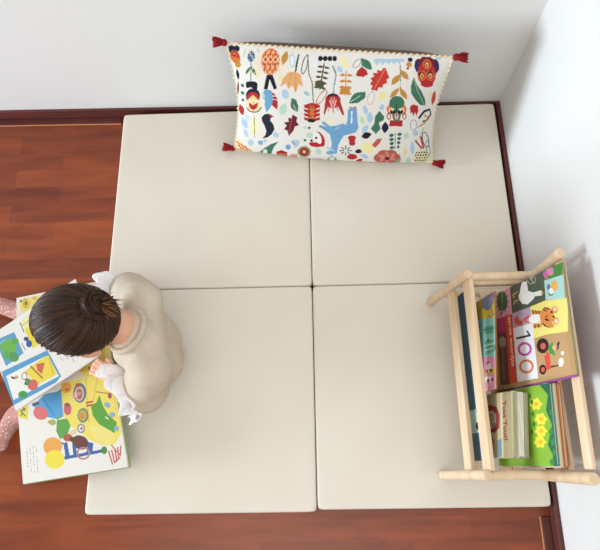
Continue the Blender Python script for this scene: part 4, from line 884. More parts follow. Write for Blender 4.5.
ART['page_low'] = """#ebe7df -324 3330 4014 2545 3502 -872 -727 -310
#f0dc58 1447 2511 2067 2575 3009 2522 3030 1784 2959 853 2724 587 2373 640 2055 826 1690 1162 1467 1309 1347 1725
#efe07a 2069 1158 2573 1189 2763 773 2585 608 2259 712
#d8b83c 2160 2505 2110 1934 2135 1931 2185 2502
#d8b83c 2110 1943 2083 1262 2108 1260 2135 1940
#d8b83c 2469 2339 2260 1742 2284 1734 2493 2331
#e8d63a 37 1997 415 2108 335 1603 60 1733
#5a5030 141 1846 307 1895 292 1928 126 1879
#5a5030 152 1737 207 1825 178 1840 123 1752
#5a5030 173 1826 260 1705 287 1719 200 1840
#5a5030 215 1968 247 1860 278 1865 247 1973
#4a9fd4 527 1945 919 2197 1407 2201 1385 1520 1189 1495 878 1602
#2f7fb6 824 2095 1096 1611 1125 1622 852 2106
#3a5a6a 526 1931 728 1967 704 2046 501 2010
#5aa06a 1280 2108 1441 2212 1401 2259 1240 2155
#df6a68 912 1593 845 1550 755 1540 660 1567 578 1624 527 1702 516 1783 547 1853 615 1897 705 1906 801 1879 881 1821 932 1744 943 1662
#eaa838 1715 2234 1692 2174 1643 2130 1579 2112 1511 2124 1454 2162 1419 2220 1412 2286 1435 2347 1483 2391 1548 2409 1616 2397 1673 2358 1708 2300
#d86a30 1644 2189 1636 2171 1616 2158 1590 2154 1562 2158 1538 2171 1522 2190 1518 2210 1527 2229 1547 2242 1573 2246 1601 2241 1625 2228 1641 2209
#5a6a8a 2121 2022 2088 1915 2024 1835 1943 1798 1860 1812 1791 1873 1751 1971 1747 2086 1780 2194 1844 2275 1926 2312 2009 2297 2078 2235 2118 2137
#c9b8a0 2057 2016 2032 1932 1985 1869 1924 1839 1863 1849 1813 1897 1784 1973 1782 2063 1807 2148 1855 2211 1915 2241 1976 2230 2026 2182 2055 2105
#b05a3a 2006 2013 1989 1957 1959 1915 1921 1895 1882 1901 1850 1933 1832 1984 1831 2043 1847 2100 1877 2142 1916 2162 1955 2155 1987 2124 2005 2073
#c05a3a 1960 2249 1951 2226 1931 2210 1904 2203 1877 2208 1853 2223 1838 2246 1835 2271 1844 2294 1864 2311 1891 2317 1919 2312 1942 2297 1957 2275
#6a8a6a 2113 1442 2086 1364 2033 1306 1964 1280 1892 1291 1832 1338 1796 1410 1791 1494 1817 1573 1871 1631 1941 1657 2012 1645 2072 1598 2108 1526
#c9a83a 2057 1451 2037 1391 1998 1346 1947 1326 1895 1335 1851 1370 1825 1425 1822 1489 1842 1549 1881 1594 1932 1614 1985 1606 2028 1570 2054 1515
#d8863a 1982 1452 1971 1420 1950 1396 1924 1385 1896 1389 1873 1408 1859 1438 1858 1472 1868 1505 1889 1529 1916 1539 1943 1535 1966 1516 1980 1486
#7a8a9a 1964 1130 1946 1079 1910 1042 1862 1026 1812 1034 1771 1064 1745 1111 1741 1165 1759 1215 1796 1253 1843 1269 1893 1261 1935 1231 1960 1184
#ece4e0 1927 1136 1915 1101 1890 1076 1859 1065 1826 1070 1798 1090 1781 1122 1778 1159 1790 1194 1815 1219 1847 1230 1880 1225 1908 1204 1924 1172
#c05a6a 1902 1140 1896 1121 1884 1107 1868 1101 1851 1104 1837 1115 1829 1132 1828 1151 1834 1170 1846 1183 1862 1189 1879 1187 1893 1176 1901 1159
#d45a68 1642 1676 1622 1611 1584 1562 1535 1539 1485 1547 1443 1585 1419 1644 1416 1714 1436 1779 1474 1828 1524 1851 1574 1843 1616 1805 1640 1746
#a04a5a 1619 1794 1607 1771 1580 1756 1544 1751 1505 1757 1471 1774 1449 1797 1443 1823 1455 1846 1482 1861 1518 1866 1558 1859 1592 1843 1613 1819
#5aa52c 2204 1697 2366 1727 2484 1904 2542 1641 2661 1370 2876 1141 2778 881 2638 985 2383 1164 2229 1412
#5aa52c 2521 1533 2497 1469 2449 1422 2386 1402 2321 1412 2266 1452 2232 1512 2226 1581 2250 1645 2298 1692 2362 1712 2427 1701 2482 1662 2516 1602
#c0583a 2078 1748 2277 1746 2274 1797 2075 1798
#c0583a 2081 1662 2249 1667 2244 1718 2075 1713
#8aaccf 2749 1562 2722 1546 2685 1544 2645 1558 2610 1583 2587 1616 2581 1650 2592 1678 2619 1694 2657 1696 2697 1683 2731 1657 2754 1624 2760 1590
#8aaccf 2867 1337 2855 1310 2828 1291 2792 1284 2754 1290 2722 1308 2702 1335 2697 1364 2710 1391 2736 1410 2772 1417 2810 1411 2842 1393 2863 1367
#8aaccf 2915 980 2904 953 2881 934 2850 926 2818 931 2791 948 2774 974 2771 1003 2782 1030 2805 1050 2836 1057 2868 1052 2895 1035 2912 1010
#b07a5a 2393 1991 2767 1881 2775 1908 2401 2018
#a84a4a 2831 1829 2821 1797 2802 1772 2778 1761 2753 1765 2733 1784 2722 1813 2721 1848 2731 1880 2750 1904 2774 1915 2799 1911 2819 1893 2830 1863
#ece7df 2562 1322 2637 1246 2664 1267 2589 1343
#5aa53c 1185 1467 1487 1464 1563 1266 1431 1034 1218 966 1131 1193
#9ab848 1153 1416 1139 1383 1107 1361 1065 1352 1020 1359 981 1381 956 1412 950 1448 964 1480 996 1503 1039 1511 1084 1504 1122 1482 1147 1451
#d89a5a 1009 1450 1001 1431 985 1418 964 1413 941 1416 922 1428 910 1446 907 1466 914 1485 930 1498 952 1503 975 1500 994 1488 1006 1470
#7aa83c 1190 1470 1377 1535 1356 1577 1169 1513
#b05a34 1580 955 1561 914 1519 886 1461 875 1400 884 1347 912 1314 952 1305 997 1325 1038 1367 1067 1425 1077 1486 1068 1539 1040 1572 1000
#e8c9a0 1739 1108 1734 1078 1706 1050 1661 1029 1607 1021 1554 1025 1514 1043 1495 1070 1499 1100 1527 1129 1573 1149 1627 1158 1679 1153 1719 1135
#6a3a28 1993 676 1927 625 1832 610 1727 632 1633 688 1567 767 1545 852 1569 928 1635 979 1731 994 1836 971 1931 915 1995 836 2017 751
#6a3a28 1655 899 1643 872 1616 852 1579 845 1541 851 1507 869 1486 896 1481 925 1493 953 1521 972 1557 979 1596 973 1629 955 1651 928
#2f62a8 1174 515 2483 541 2503 461 1189 435
#2f62a8 1300 858 1410 869 1442 475 1314 466
#2f62a8 1546 793 1636 751 1662 470 1549 470
#2f62a8 2017 777 2149 729 2095 516 1920 515
#6a6a9a 1155 888 1325 799 1352 842 1182 931
#b08080 1984 508 1957 440 2004 423 2031 491
#b08080 1972 461 1916 409 1952 378 2009 430
#b08080 1939 423 1861 394 1882 354 1960 383
#b08080 1889 399 1802 398 1805 354 1892 356
#b08080 1830 394 1747 420 1732 379 1816 353
#b08080 1772 407 1704 458 1674 425 1741 374
#b08080 1723 437 1682 504 1639 485 1680 418
#b08080 1691 479 1683 552 1634 550 1642 477
#b08080 1680 526 1706 595 1659 611 1632 543
#b08080 1691 573 1748 625 1711 657 1654 604
#b08080 1725 611 1803 640 1782 681 1703 652
#b08080 1775 635 1862 636 1859 680 1772 679
#b08080 1834 640 1918 614 1932 655 1849 682
#b08080 1892 627 1959 576 1990 609 1923 660
#b08080 1941 597 1981 530 2025 549 1984 616
#b08080 1973 555 1980 482 2030 484 2022 557
#4a8a3a 2514 492 2500 452 2471 422 2435 408 2397 414 2366 437 2347 474 2344 518 2358 558 2386 589 2423 602 2461 597 2492 573 2511 536
#eda43a 1259 781 1219 685 1132 616 1016 588 892 607 786 668 719 760 703 864 743 961 831 1030 948 1057 1072 1038 1178 977 1244 885
#f2de26 1285 443 1244 343 1154 271 1032 242 904 260 794 323 723 419 707 527 749 628 840 700 962 729 1091 710 1201 646 1270 551
#ece4dc 2491 375 2744 638 2879 727 2902 369 2897 207 2638 109
#c84a3c 2528 470 2594 120 2630 125 2564 474
#c84a3c 2617 490 2655 167 2691 169 2653 492
#c84a3c 2707 511 2716 213 2752 213 2743 511
#c84a3c 2796 532 2777 260 2813 257 2832 529
#c84a3c 2886 553 2838 307 2873 301 2921 546
#c84a3c 2630 596 2843 310 2868 324 2655 610
#c84a3c 2681 141 2862 259 2839 285 2659 167
#8a8a90 211 907 211 840 225 839 226 906
#8a8a90 206 817 205 750 219 749 220 816
#8a8a90 201 727 200 661 214 660 215 726
#8a8a90 195 638 195 571 209 570 210 637
#8a8a90 190 549 189 482 203 481 204 548
#8a8a90 185 460 184 393 198 393 199 459
#8a8a90 311 965 310 898 324 897 325 964
#8a8a90 306 875 305 808 319 807 320 874
#8a8a90 300 786 299 719 314 718 315 785
#8a8a90 290 607 289 541 303 540 304 606
#8a8a90 284 518 283 452 297 451 298 517
#8a8a90 279 430 278 363 292 362 293 429
#8a8a90 273 341 273 275 287 274 288 340
#8a8a90 405 934 404 867 419 866 420 933
#8a8a90 400 844 399 778 413 777 414 843
#8a8a90 394 755 394 688 408 687 409 754
#8a8a90 389 666 388 599 402 598 403 665
#8a8a90 384 577 383 510 397 509 398 576
#8a8a90 378 488 377 422 391 421 392 487
#8a8a90 367 311 366 245 380 244 381 310
#8a8a90 499 903 498 836 513 835 514 902
#8a8a90 494 813 493 747 507 746 508 812
#8a8a90 483 635 482 569 496 568 497 634
#8a8a90 477 546 476 480 490 479 491 545
#8a8a90 472 458 471 391 485 390 486 457
#8a8a90 466 369 465 303 479 302 480 368
#8a8a90 461 281 460 215 474 214 475 280
#a8a8a8 2898 1865 2868 1473 2880 1472 2910 1863"""
ART['page_up'] = """#ebe2cf -713 4076 3990 2930 3782 -922 -486 -124
#eedb6a 1 2643 2779 2550 2707 -200 2139 -354 1264 1473 13 2336
#d8b428 276 2484 268 2414 243 2362 205 2339 162 2348 121 2389 92 2453 80 2528 87 2598 112 2650 150 2674 194 2664 234 2623 263 2558
#8a6a20 232 2493 229 2468 219 2449 203 2441 185 2445 169 2460 157 2484 152 2511 155 2537 165 2556 181 2564 199 2560 216 2545 228 2521
#6a6a6a 71 2590 68 2574 57 2563 41 2559 23 2563 7 2575 -5 2591 -10 2609 -6 2625 4 2636 20 2640 39 2636 55 2625 67 2608
#d8b84a 346 2606 388 2573 430 2549 469 2537 506 2541 541 2557 575 2582 532 2614 491 2639 452 2651 415 2647 380 2630
#c9a878 307 2541 253 2350 281 2336 335 2527
#e2d29a 229 2688 233 2660 239 2634 251 2611 269 2590 293 2573 319 2557 315 2584 308 2610 296 2634 278 2654 255 2672
#b0483c 2201 486 2190 454 2159 433 2115 426 2066 436 2023 460 1993 494 1982 531 1993 563 2024 585 2068 591 2117 581 2161 557 2191 523
#6a5a8a 2201 209 2195 190 2179 177 2156 173 2130 178 2106 191 2090 211 2085 233 2091 252 2107 265 2131 270 2157 264 2180 251 2196 231
#e8c438 2109 208 2093 177 2046 159 1979 157 1904 172 1837 201 1790 237 1774 275 1790 306 1837 324 1905 326 1980 311 2047 282 2093 245
#e8a43a 2394 -236 2385 -284 2361 -320 2328 -335 2291 -328 2259 -300 2237 -256 2229 -204 2238 -156 2261 -120 2295 -104 2332 -111 2364 -140 2386 -185
#e6b090 2369 235 2359 176 2333 132 2296 112 2255 120 2219 154 2194 208 2186 272 2195 331 2222 376 2259 396 2300 387 2336 352 2361 298"""
ART['leaflet'] = """#ece8e2 51 5111 4239 2065 2290 -2019 -1596 447
#5a9ec4 179 2144 745 2029 766 1313 187 1276 171 1749
#6cb440 655 1603 599 1528 512 1497 411 1515 316 1579 245 1677 213 1788 226 1893 282 1968 370 2000 472 1982 568 1916 638 1818 669 1706
#4f9a50 568 1233 514 1220 451 1240 392 1290 349 1360 330 1436 339 1503 374 1548 429 1561 492 1540 551 1489 594 1419 613 1343 603 1276
#5aa848 386 1497 359 1453 322 1428 282 1428 247 1451 224 1494 217 1548 229 1603 255 1647 293 1672 333 1672 368 1649 391 1605 398 1551
#5aa848 768 1707 745 1678 709 1667 667 1676 627 1704 597 1743 583 1788 588 1829 610 1858 647 1869 689 1860 729 1833 759 1793 773 1748
#7ab0d0 254 1952 449 1941 441 1997 246 2008
#ecd62a 1040 1923 1311 1921 1294 1277 1044 1268
#eee6a8 946 2173 1294 2231 1486 2172 1367 1883 1057 1912
#c8b83a 1006 2042 1310 2062 1305 2090 1000 2070
#5a6a4a 985 2183 982 1842 1006 1836 1010 2177
#2f5aa0 1080 1408 1055 1372 1020 1353 982 1356 947 1379 924 1419 915 1467 925 1514 949 1550 984 1569 1023 1566 1058 1543 1081 1503 1089 1455
#3a4a6a 1047 1589 1031 1569 1004 1562 973 1569 943 1589 921 1619 910 1651 914 1680 930 1700 957 1708 988 1700 1018 1680 1040 1651 1051 1618
#8a9a8a 808 1605 830 1362 860 1359 838 1602
#4a9ccb 20 1210 1384 988 1413 807 1463 117 1262 46 -20 179 -99 330
#efece6 89 1025 1265 871 1345 845 1410 152 43 305
#efd636 587 834 1265 871 1369 836 1385 223 810 276
#d8584a 967 825 1201 718 1013 483 938 636
#a8623a 785 866 969 352 1006 361 824 875
#d8584a 1118 620 1099 597 1069 588 1033 596 999 618 974 651 962 688 966 721 985 745 1016 753 1052 746 1086 723 1111 690 1123 653
#d4605a 778 241 724 211 660 211 598 241 552 296 529 365 535 434 569 490 624 521 689 521 750 490 797 434 819 365 812 296
#6a8a4a 670 490 651 467 621 459 585 467 551 489 525 522 513 558 517 591 536 614 566 623 602 615 636 593 662 560 674 523
#3f8a5a 598 449 584 435 560 432 530 441 501 460 478 485 466 512 467 535 481 550 505 553 535 544 564 525 587 499 599 472
#8a6a5a 612 687 589 649 609 632 633 669
#8a6a5a 597 658 564 634 580 612 613 636
#8a6a5a 576 639 538 633 547 607 584 614
#8a6a5a 553 632 516 645 513 620 550 607
#8a6a5a 530 636 500 667 486 649 516 618
#8a6a5a 509 652 491 695 470 689 488 646
#8a6a5a 495 680 491 728 468 732 471 684
#8a6a5a 490 715 501 761 478 772 467 726
#8a6a5a 496 749 519 787 499 804 476 766
#8a6a5a 511 778 544 802 528 825 495 800
#8a6a5a 532 797 570 803 562 829 524 823
#8a6a5a 555 805 593 791 595 816 558 829
#8a6a5a 578 800 609 769 623 787 593 818
#8a6a5a 599 784 617 740 638 747 620 790
#8a6a5a 613 756 617 707 641 704 637 752
#8a6a5a 618 721 607 675 630 664 641 710
#c8a83a 389 792 377 777 357 771 333 775 311 790 295 812 287 836 290 858 302 874 322 880 345 875 367 861 384 839 392 815
#4a4a50 303 800 290 798 268 809 243 831 219 859 201 888 193 913 196 928 210 930 232 919 257 897 281 869 299 839 307 815
#3f9a50 451 207 423 173 376 162 321 174 267 209 226 259 206 314 211 363 240 397 287 409 342 396 396 361 436 311 456 256
#e2c02a 1329 761 1274 292 1321 276 1375 745
#9aa0a8 1805 614 1788 408 1805 403 1823 608
#b0b4b8 1608 636 1671 449 1687 453 1624 640
#9aa0a8 1918 397 1924 247 1942 244 1935 394"""
GEO = {'cushion': {'sh': [-0.03675, -0.7692], 'O': [-0.22724, 0.447, 0.072], 'U': [0.99371, -0.11196, 0.00026], 'V': [0.03387, 0.30282, 0.95245], 'N': [-0.10672, -0.94645, 0.30471], 'q': [[-0.0, -0.0], [0.60734, -0.0], [0.59635, 0.35821], [0.01307, 0.36148]]}, 'words': {'O': [0.46873, -0.07853, 0.16223], 'U': [-0.03262, -0.99947, 0.0], 'V': [0.2872, -0.00937, 0.95783], 'N': [-0.95732, 0.03124, 0.28735], 'w': 0.24384, 'h': 0.29}, 'animals': {'O': [0.41852, -0.09924, 0.14991], 'U': [-0.10359, -0.99462, 0.0], 'V': [0.15714, -0.01637, 0.98744], 'N': [-0.98213, 0.10229, 0.15799], 'w': 0.23402, 'h': 0.152}, 'toot': {'O': [0.41262, -0.33334, 0.15515], 'U': [-0.11447, -0.99343, 0.0], 'V': [0.31132, -0.03587, 0.94963], 'N': [-0.94339, 0.1087, 0.31338], 'w': 0.14702, 'h': 0.142}, 'green': {'O': [0.45561, -0.32652, 0.15533], 'U': [-0.05403, -0.99854, 0.0], 'V': [0.31292, -0.01693, 0.94963], 'N': [-0.94824, 0.0513, 0.31338], 'w': 0.173, 'h': 0.205}, 'page_low': {'O': [-0.7665, -0.52667, 0.05769], 'U': [0.97188, 0.12454, 0.19985], 'V': [-0.15886, 0.97324, 0.16605], 'N': [-0.17382, -0.19313, 0.96565], 'q': [[0.0, 0.0], [0.30255, 0.0], [0.29191, 0.2429], [0.00809, 0.2392]]}, 'page_up': {'O': [-0.79135, -0.29425, 0.10913], 'U': [0.97466, 0.14582, 0.16961], 'V': [-0.13674, 0.98853, -0.06415], 'N': [-0.17702, 0.03934, 0.98342], 'q': [[0.0, 0.0], [0.27688, -0.0], [0.26, 0.26526], [-0.0114, 0.27298]]}, 'leaflet': {'O': [-0.7732, -0.34643, 0.13282], 'U': [0.84539, 0.51202, 0.15217], 'V': [-0.50392, 0.85897, -0.09071], 'N': [-0.17715, 0.0, 0.98418], 'q': [[0.0, 0.0], [0.26284, -0.0], [0.28908, 0.23608], [-0.00277, 0.23535]]}, 'cam': {'p': [0.0153, -0.50492, 1.6488, 0.32538, 0.03419, -0.01446, 580.0694]}}

def lin(h):
    h = h.lstrip('#')
    out = []
    for i in (0, 2, 4):
        c = int(h[i:i+2], 16) / 255
        out.append(c / 12.92 if c <= .04045 else ((c + .055) / 1.055) ** 2.4)
    return out + [1.0]

def paint(pts, art, base):
    """colour of each plane point (metres) under the artwork"""
    col = np.tile(np.array(lin(base), dtype=np.float32), (len(pts), 1))
    X = pts[:, 0]; Y = pts[:, 1]
    for line in art.split('\n'):
        f = line.split()
        if len(f) < 7: continue
        poly = np.array(f[1:], dtype=float).reshape(-1, 2) * 1e-4
        lo = poly.min(0); hi = poly.max(0)
        idx = np.nonzero((X >= lo[0]) & (X <= hi[0]) & (Y >= lo[1]) & (Y <= hi[1]))[0]
        if not len(idx): continue
        x = X[idx]; y = Y[idx]
        ins = np.zeros(len(idx), bool)
        n = len(poly)
        for i in range(n):
            x0, y0 = poly[i]; x1, y1 = poly[(i+1) % n]
            if y0 == y1: continue
            c = ((y0 > y) != (y1 > y)) & (x < (x1-x0) * (y-y0) / (y1-y0) + x0)
            ins ^= c
        col[idx[ins]] = lin(f[0])
    col[:, :3] = (col[:, :3]*.93 + col[:, :3].mean(1, keepdims=True)*.07)*.90      # printing inks are a little muted
    return col

# ---------------------------------------------------------------- materials
def mat(name, color, rough=.6, spec=.3):
    m = bpy.data.materials.new(name); m.use_nodes = True
    b = m.node_tree.nodes['Principled BSDF']
    b.inputs['Base Color'].default_value = lin(color)
    b.inputs['Roughness'].default_value = rough
    b.inputs['Specular IOR Level'].default_value = spec
    return m
def nodes(m): return m.node_tree.nodes, m.node_tree.links, m.node_tree.nodes['Principled BSDF']
def noisy(name, c1, c2, scale=(8, 8, 8), rough=.6, spec=.3, bump=0, detail=4, bscale=None):
    m = mat(name, c1, rough, spec); N, L, b = nodes(m)
    tc = N.new('ShaderNodeTexCoord'); mp = N.new('ShaderNodeMapping'); mp.inputs['Scale'].default_value = scale
    nz = N.new('ShaderNodeTexNoise'); nz.inputs['Scale'].default_value = 1; nz.inputs['Detail'].default_value = detail
    mx = N.new('ShaderNodeMix'); mx.data_type = 'RGBA'
    mx.inputs['A'].default_value = lin(c1); mx.inputs['B'].default_value = lin(c2)
    mr = N.new('ShaderNodeMapRange'); mr.inputs['From Min'].default_value = .3; mr.inputs['From Max'].default_value = .7
    L.new(tc.outputs['Object'], mp.inputs['Vector']); L.new(mp.outputs['Vector'], nz.inputs['Vector'])
    L.new(nz.outputs['Fac'], mr.inputs['Value']); L.new(mr.outputs['Result'], mx.inputs['Factor'])
    L.new(mx.outputs['Result'], b.inputs['Base Color'])
    if bump:
        bp = N.new('ShaderNodeBump'); bp.inputs['Strength'].default_value = bump; bp.inputs['Distance'].default_value = .003
        if bscale:
            n2 = N.new('ShaderNodeTexNoise'); n2.inputs['Scale'].default_value = bscale; n2.inputs['Detail'].default_value = 3
            L.new(tc.outputs['Object'], n2.inputs['Vector']); L.new(n2.outputs['Fac'], bp.inputs['Height'])
        else: L.new(nz.outputs['Fac'], bp.inputs['Height'])
        L.new(bp.outputs['Normal'], b.inputs['Normal'])
    return m
def printed(name, rough=.45, spec=.35, weave=0):
    m = mat(name, '#ffffff', rough, spec); N, L, b = nodes(m)
    at = N.new('ShaderNodeAttribute'); at.attribute_name = 'print'
    L.new(at.outputs['Color'], b.inputs['Base Color'])
    if weave:
        tc = N.new('ShaderNodeTexCoord'); nz = N.new('ShaderNodeTexNoise'); nz.inputs['Scale'].default_value = 350
        bp = N.new('ShaderNodeBump'); bp.inputs['Strength'].default_value = weave; bp.inputs['Distance'].default_value = .002
        L.new(tc.outputs['Object'], nz.inputs['Vector']); L.new(nz.outputs['Fac'], bp.inputs['Height']); L.new(bp.outputs['Normal'], b.inputs['Normal'])
    return m

M = {}
M['paper'] = printed('printed_paper')
M['cloth'] = printed('printed_cloth', .9, .1, .25)
M['wood'] = noisy('pale_pine', '#e3cbac', '#d3b692', (40, 6, 40), .5, .3)
M['pad'] = noisy('cream_leatherette', '#ded7ca', '#d9d1c2', (3, 3, 3), .5, .35, .12, 3, 28)
M['wall'] = noisy('white_wall_paint', '#dddcda', '#d9d8d6', (2, 2, 2), .85, .15, .04, 3, 120)
M['skirting'] = noisy('mahogany_skirting', '#66332c', '#4c2422', (4, 4, 60), .45, .35)
M['pages'] = noisy('page_edges', '#e9e4d8', '#cfc8b8', (2, 2, 900), .8, .1)
M['greypages'] = noisy('grey_board_edges', '#b9b5a4', '#96927f', (500, 3, 40), .8, .1)
M['whitepages'] = noisy('white_board_edges', '#efeeea', '#c4c2bd', (300, 3, 40), .7, .1)
M['skin'] = noisy('skin', '#d9a88c', '#cf9a80', (30, 30, 30), .5, .3)
M['sweater'] = noisy('beige_knit', '#c9bcaa', '#bdae9b', (14, 14, 14), .95, .05, .35, 4, 60)
M['frill'] = noisy('white_cotton', '#fbfafb', '#f0eff3', (20, 20, 20), .85, .1)
M['tassel'] = noisy('maroon_yarn', '#a02a2e', '#6e1c22', (200, 200, 200), .95, .05)
M['trimline'] = mat('pale_trim_edge', '#c98f62', .5)
M['backcloth'] = noisy('brown_back_cloth', '#7a675c', '#6a584e', (60, 60, 60), .95, .05)
M['lips'] = mat('lips', '#b5665c', .5); M['eye'] = mat('dark_eye', '#2a1c14', .2, .5)

def floor_material():
    m = mat('merbau_laminate', '#7a3520', .32, .45); N, L, b = nodes(m)
    tc = N.new('ShaderNodeTexCoord')
    br = N.new('ShaderNodeTexBrick'); br.offset = .37; br.offset_frequency = 2; br.squash = 1
    for k, v in dict(Scale=1, Bias=0).items(): br.inputs[k].default_value = v
    br.inputs['Mortar Size'].default_value = .0003; br.inputs['Mortar Smooth'].default_value = .2
    br.inputs['Brick Width'].default_value = .40; br.inputs['Row Height'].default_value = .062
    br.inputs['Color1'].default_value = lin('#96471f'); br.inputs['Color2'].default_value = lin('#7a3519'); br.inputs['Mortar'].default_value = lin('#6c301d')
    mp = N.new('ShaderNodeMapping'); mp.inputs['Scale'].default_value = (4, 26, 1)
    nz = N.new('ShaderNodeTexNoise'); nz.inputs['Scale'].default_value = 1; nz.inputs['Detail'].default_value = 6; nz.inputs['Distortion'].default_value = .6
    cr = N.new('ShaderNodeValToRGB'); cr.color_ramp.elements[0].color = (.60, .52, .50, 1); cr.color_ramp.elements[1].color = (1.12, 1.12, 1.12, 1)
    cr.color_ramp.elements[0].position = .25; cr.color_ramp.elements[1].position = .62
    mx = N.new('ShaderNodeMix'); mx.data_type = 'RGBA'; mx.blend_type = 'MULTIPLY'; mx.inputs['Factor'].default_value = 1
    L.new(tc.outputs['Object'], br.inputs['Vector']); L.new(tc.outputs['Object'], mp.inputs['Vector'])
    L.new(mp.outputs['Vector'], nz.inputs['Vector']); L.new(nz.outputs['Fac'], cr.inputs['Fac'])
    L.new(br.outputs['Color'], mx.inputs['A']); L.new(cr.outputs['Color'], mx.inputs['B']); L.new(mx.outputs['Result'], b.inputs['Base Color'])
    return m
M['floor'] = floor_material()

def speckle_material():
    m = mat('pink_speckled_jersey', '#c98a82', .9, .1); N, L, b = nodes(m)
    tc = N.new('ShaderNodeTexCoord'); vo = N.new('ShaderNodeTexVoronoi'); vo.inputs['Scale'].default_value = 130
    lt = N.new('ShaderNodeMath'); lt.operation = 'LESS_THAN'; lt.inputs[1].default_value = .3
    mx = N.new('ShaderNodeMix'); mx.data_type = 'RGBA'; mx.inputs['A'].default_value = lin('#bd8a82'); mx.inputs['B'].default_value = lin('#dfc8c0')
    L.new(tc.outputs['Object'], vo.inputs['Vector']); L.new(vo.outputs['Distance'], lt.inputs[0]); L.new(lt.outputs[0], mx.inputs['Factor']); L.new(mx.outputs['Result'], b.inputs['Base Color'])
    return m
M['speckle'] = speckle_material()
def hair_material():
    m = mat('dark_brown_hair', '#2c1a10', .5, .28); N, L, b = nodes(m)
    at = N.new('ShaderNodeAttribute'); at.attribute_name = 'print'
    L.new(at.outputs['Color'], b.inputs['Base Color'])
    return m
M['hair'] = hair_material()
def plain(c, rough=.45):
    k = 'card_' + c
    if k not in M: M[k] = noisy('card_' + c[1:], c, c, (5, 5, 5), rough, .35)
    return M[k]

# ---------------------------------------------------------------- mesh helpers
def link(o, parent=None):
    COL.objects.link(o)
    if parent: o.parent = parent
    return o
def mesh_obj(name, verts, faces, m, parent=None, smooth=False, cols=None, edges=()):
    me = bpy.data.meshes.new(name)
    me.from_pydata(verts if isinstance(verts, list) else verts.tolist(), list(edges), faces)
    me.update()
    for x in (m if isinstance(m, (list, tuple)) else [m]): me.materials.append(x)
    if smooth: me.polygons.foreach_set('use_smooth', [True] * len(me.polygons))
    if cols is not None:
        a = me.color_attributes.new('print', 'FLOAT_COLOR', 'POINT')
        a.data.foreach_set('color', np.asarray(cols, dtype=np.float32).ravel())
    return link(bpy.data.objects.new(name, me), parent)
def bm_obj(name, bm, m, parent=None, smooth=False):
    me = bpy.data.meshes.new(name); bm.normal_update(); bm.to_mesh(me); bm.free(); me.materials.append(m)
    if smooth: me.polygons.foreach_set('use_smooth', [True] * len(me.polygons))
    return link(bpy.data.objects.new(name, me), parent)
def tag(o, label=None, cat=None, group=None, kind=None):
    if label: o['label'] = label
    if cat: o['category'] = cat
    if group: o['group'] = group
    if kind: o['kind'] = kind
    return o
def thing(name, label, cat, loc=(0, 0, 0), group=None):
    o = bpy.data.objects.new(name, None); o.empty_display_size = .05; COL.objects.link(o); o.location = loc
    bpy.context.view_layer.update()
    return tag(o, label, cat, group)
def adopt(o, root):        # parent, keeping the mesh where it was modelled
    o.parent = root; o.matrix_parent_inverse = Matrix.Translation(root.location).inverted(); return o
def box_bm(c, size, R=None, bevel=.002, seg=2):
    bm = bmesh.new(); bmesh.ops.create_cube(bm, size=1)
    bmesh.ops.scale(bm, vec=size, verts=bm.verts)
    if bevel: bmesh.ops.bevel(bm, geom=bm.edges[:], offset=bevel, segments=seg, affect='EDGES', profile=.5)
    if R is not None: bmesh.ops.transform(bm, matrix=R.to_4x4(), verts=bm.verts)
    bmesh.ops.translate(bm, vec=c, verts=bm.verts)
    return bm
def frame(d, up=(0, 0, 1)):
    d = Vector(d).normalized(); a = Vector(up)
    if abs(d.dot(a)) > .95: a = Vector((1, 0, 0))
    x = a.cross(d).normalized(); y = d.cross(x)
    return x, y, d
def rod_bm(p, q, r, bevel=.003, n=24):
    p = Vector(p); q = Vector(q); x, y, d = frame(q - p); Ln = (q - p).length
    prof = [(0, 0), (r - bevel, 0), (r - bevel*.3, bevel*.3), (r, bevel), (r, Ln - bevel), (r - bevel*.3, Ln - bevel*.3), (r - bevel, Ln), (0, Ln)]
    bm = bmesh.new(); rings = []
    for rr, t in prof:
        if rr == 0: rings.append([bm.verts.new(p + d*t)])
        else: rings.append([bm.verts.new(p + d*t + (x*math.cos(2*PI*i/n) + y*math.sin(2*PI*i/n))*rr) for i in range(n)])
    for a, b in zip(rings[:-1], rings[1:]):
        for i in range(n):
            j = (i+1) % n
            if len(a) == 1: bm.faces.new((a[0], b[j], b[i]))
            elif len(b) == 1: bm.faces.new((a[i], a[j], b[0]))
            else: bm.faces.new((a[i], a[j], b[j], b[i]))
    bmesh.ops.recalc_face_normals(bm, faces=bm.faces)
    return bm
def tube_data(pts, rad, n=6, closed=False):
    V = []; F = []; k = len(pts); P = [Vector(p) for p in pts]
    rad = rad if isinstance(rad, (list, tuple)) else [rad]*k
    px = None
    for i in range(k):
        d = (P[(i+1) % k] - P[i-1]) if closed else (P[min(i+1, k-1)] - P[max(i-1, 0)])
        if d.length < 1e-9: d = Vector((0, 0, 1))
        d.normalize()
        if px is None: x, y, d = frame(d)
        else:
            x = px - d*px.dot(d)
            if x.length < 1e-6: x, y, d = frame(d)
            x.normalize(); y = d.cross(x)
        px = x
        for j in range(n):
            a = 2*PI*j/n; V.append(tuple(P[i] + (x*math.cos(a) + y*math.sin(a))*rad[i]))
    for i in range(k if closed else k-1):
        for j in range(n):
            a = i*n + j; b = i*n + (j+1) % n; i2 = (i+1) % k
            F.append((a, b, i2*n + (j+1) % n, i2*n + j))
    if not closed:
        F.append(tuple(range(n))[::-1]); F.append(tuple((k-1)*n + j for j in range(n)))
    return V, F
class Soup:
    def __init__(s): s.V = []; s.F = []; s.C = []
    def add(s, vf, col=None):
        o = len(s.V); s.V += vf[0]; s.F += [tuple(i+o for i in f) for f in vf[1]]
        if col is not None: s.C += [col]*len(vf[0])
    def obj(s, name, m, parent=None, smooth=True): return mesh_obj(name, s.V, s.F, m, parent, smooth, s.C or None)
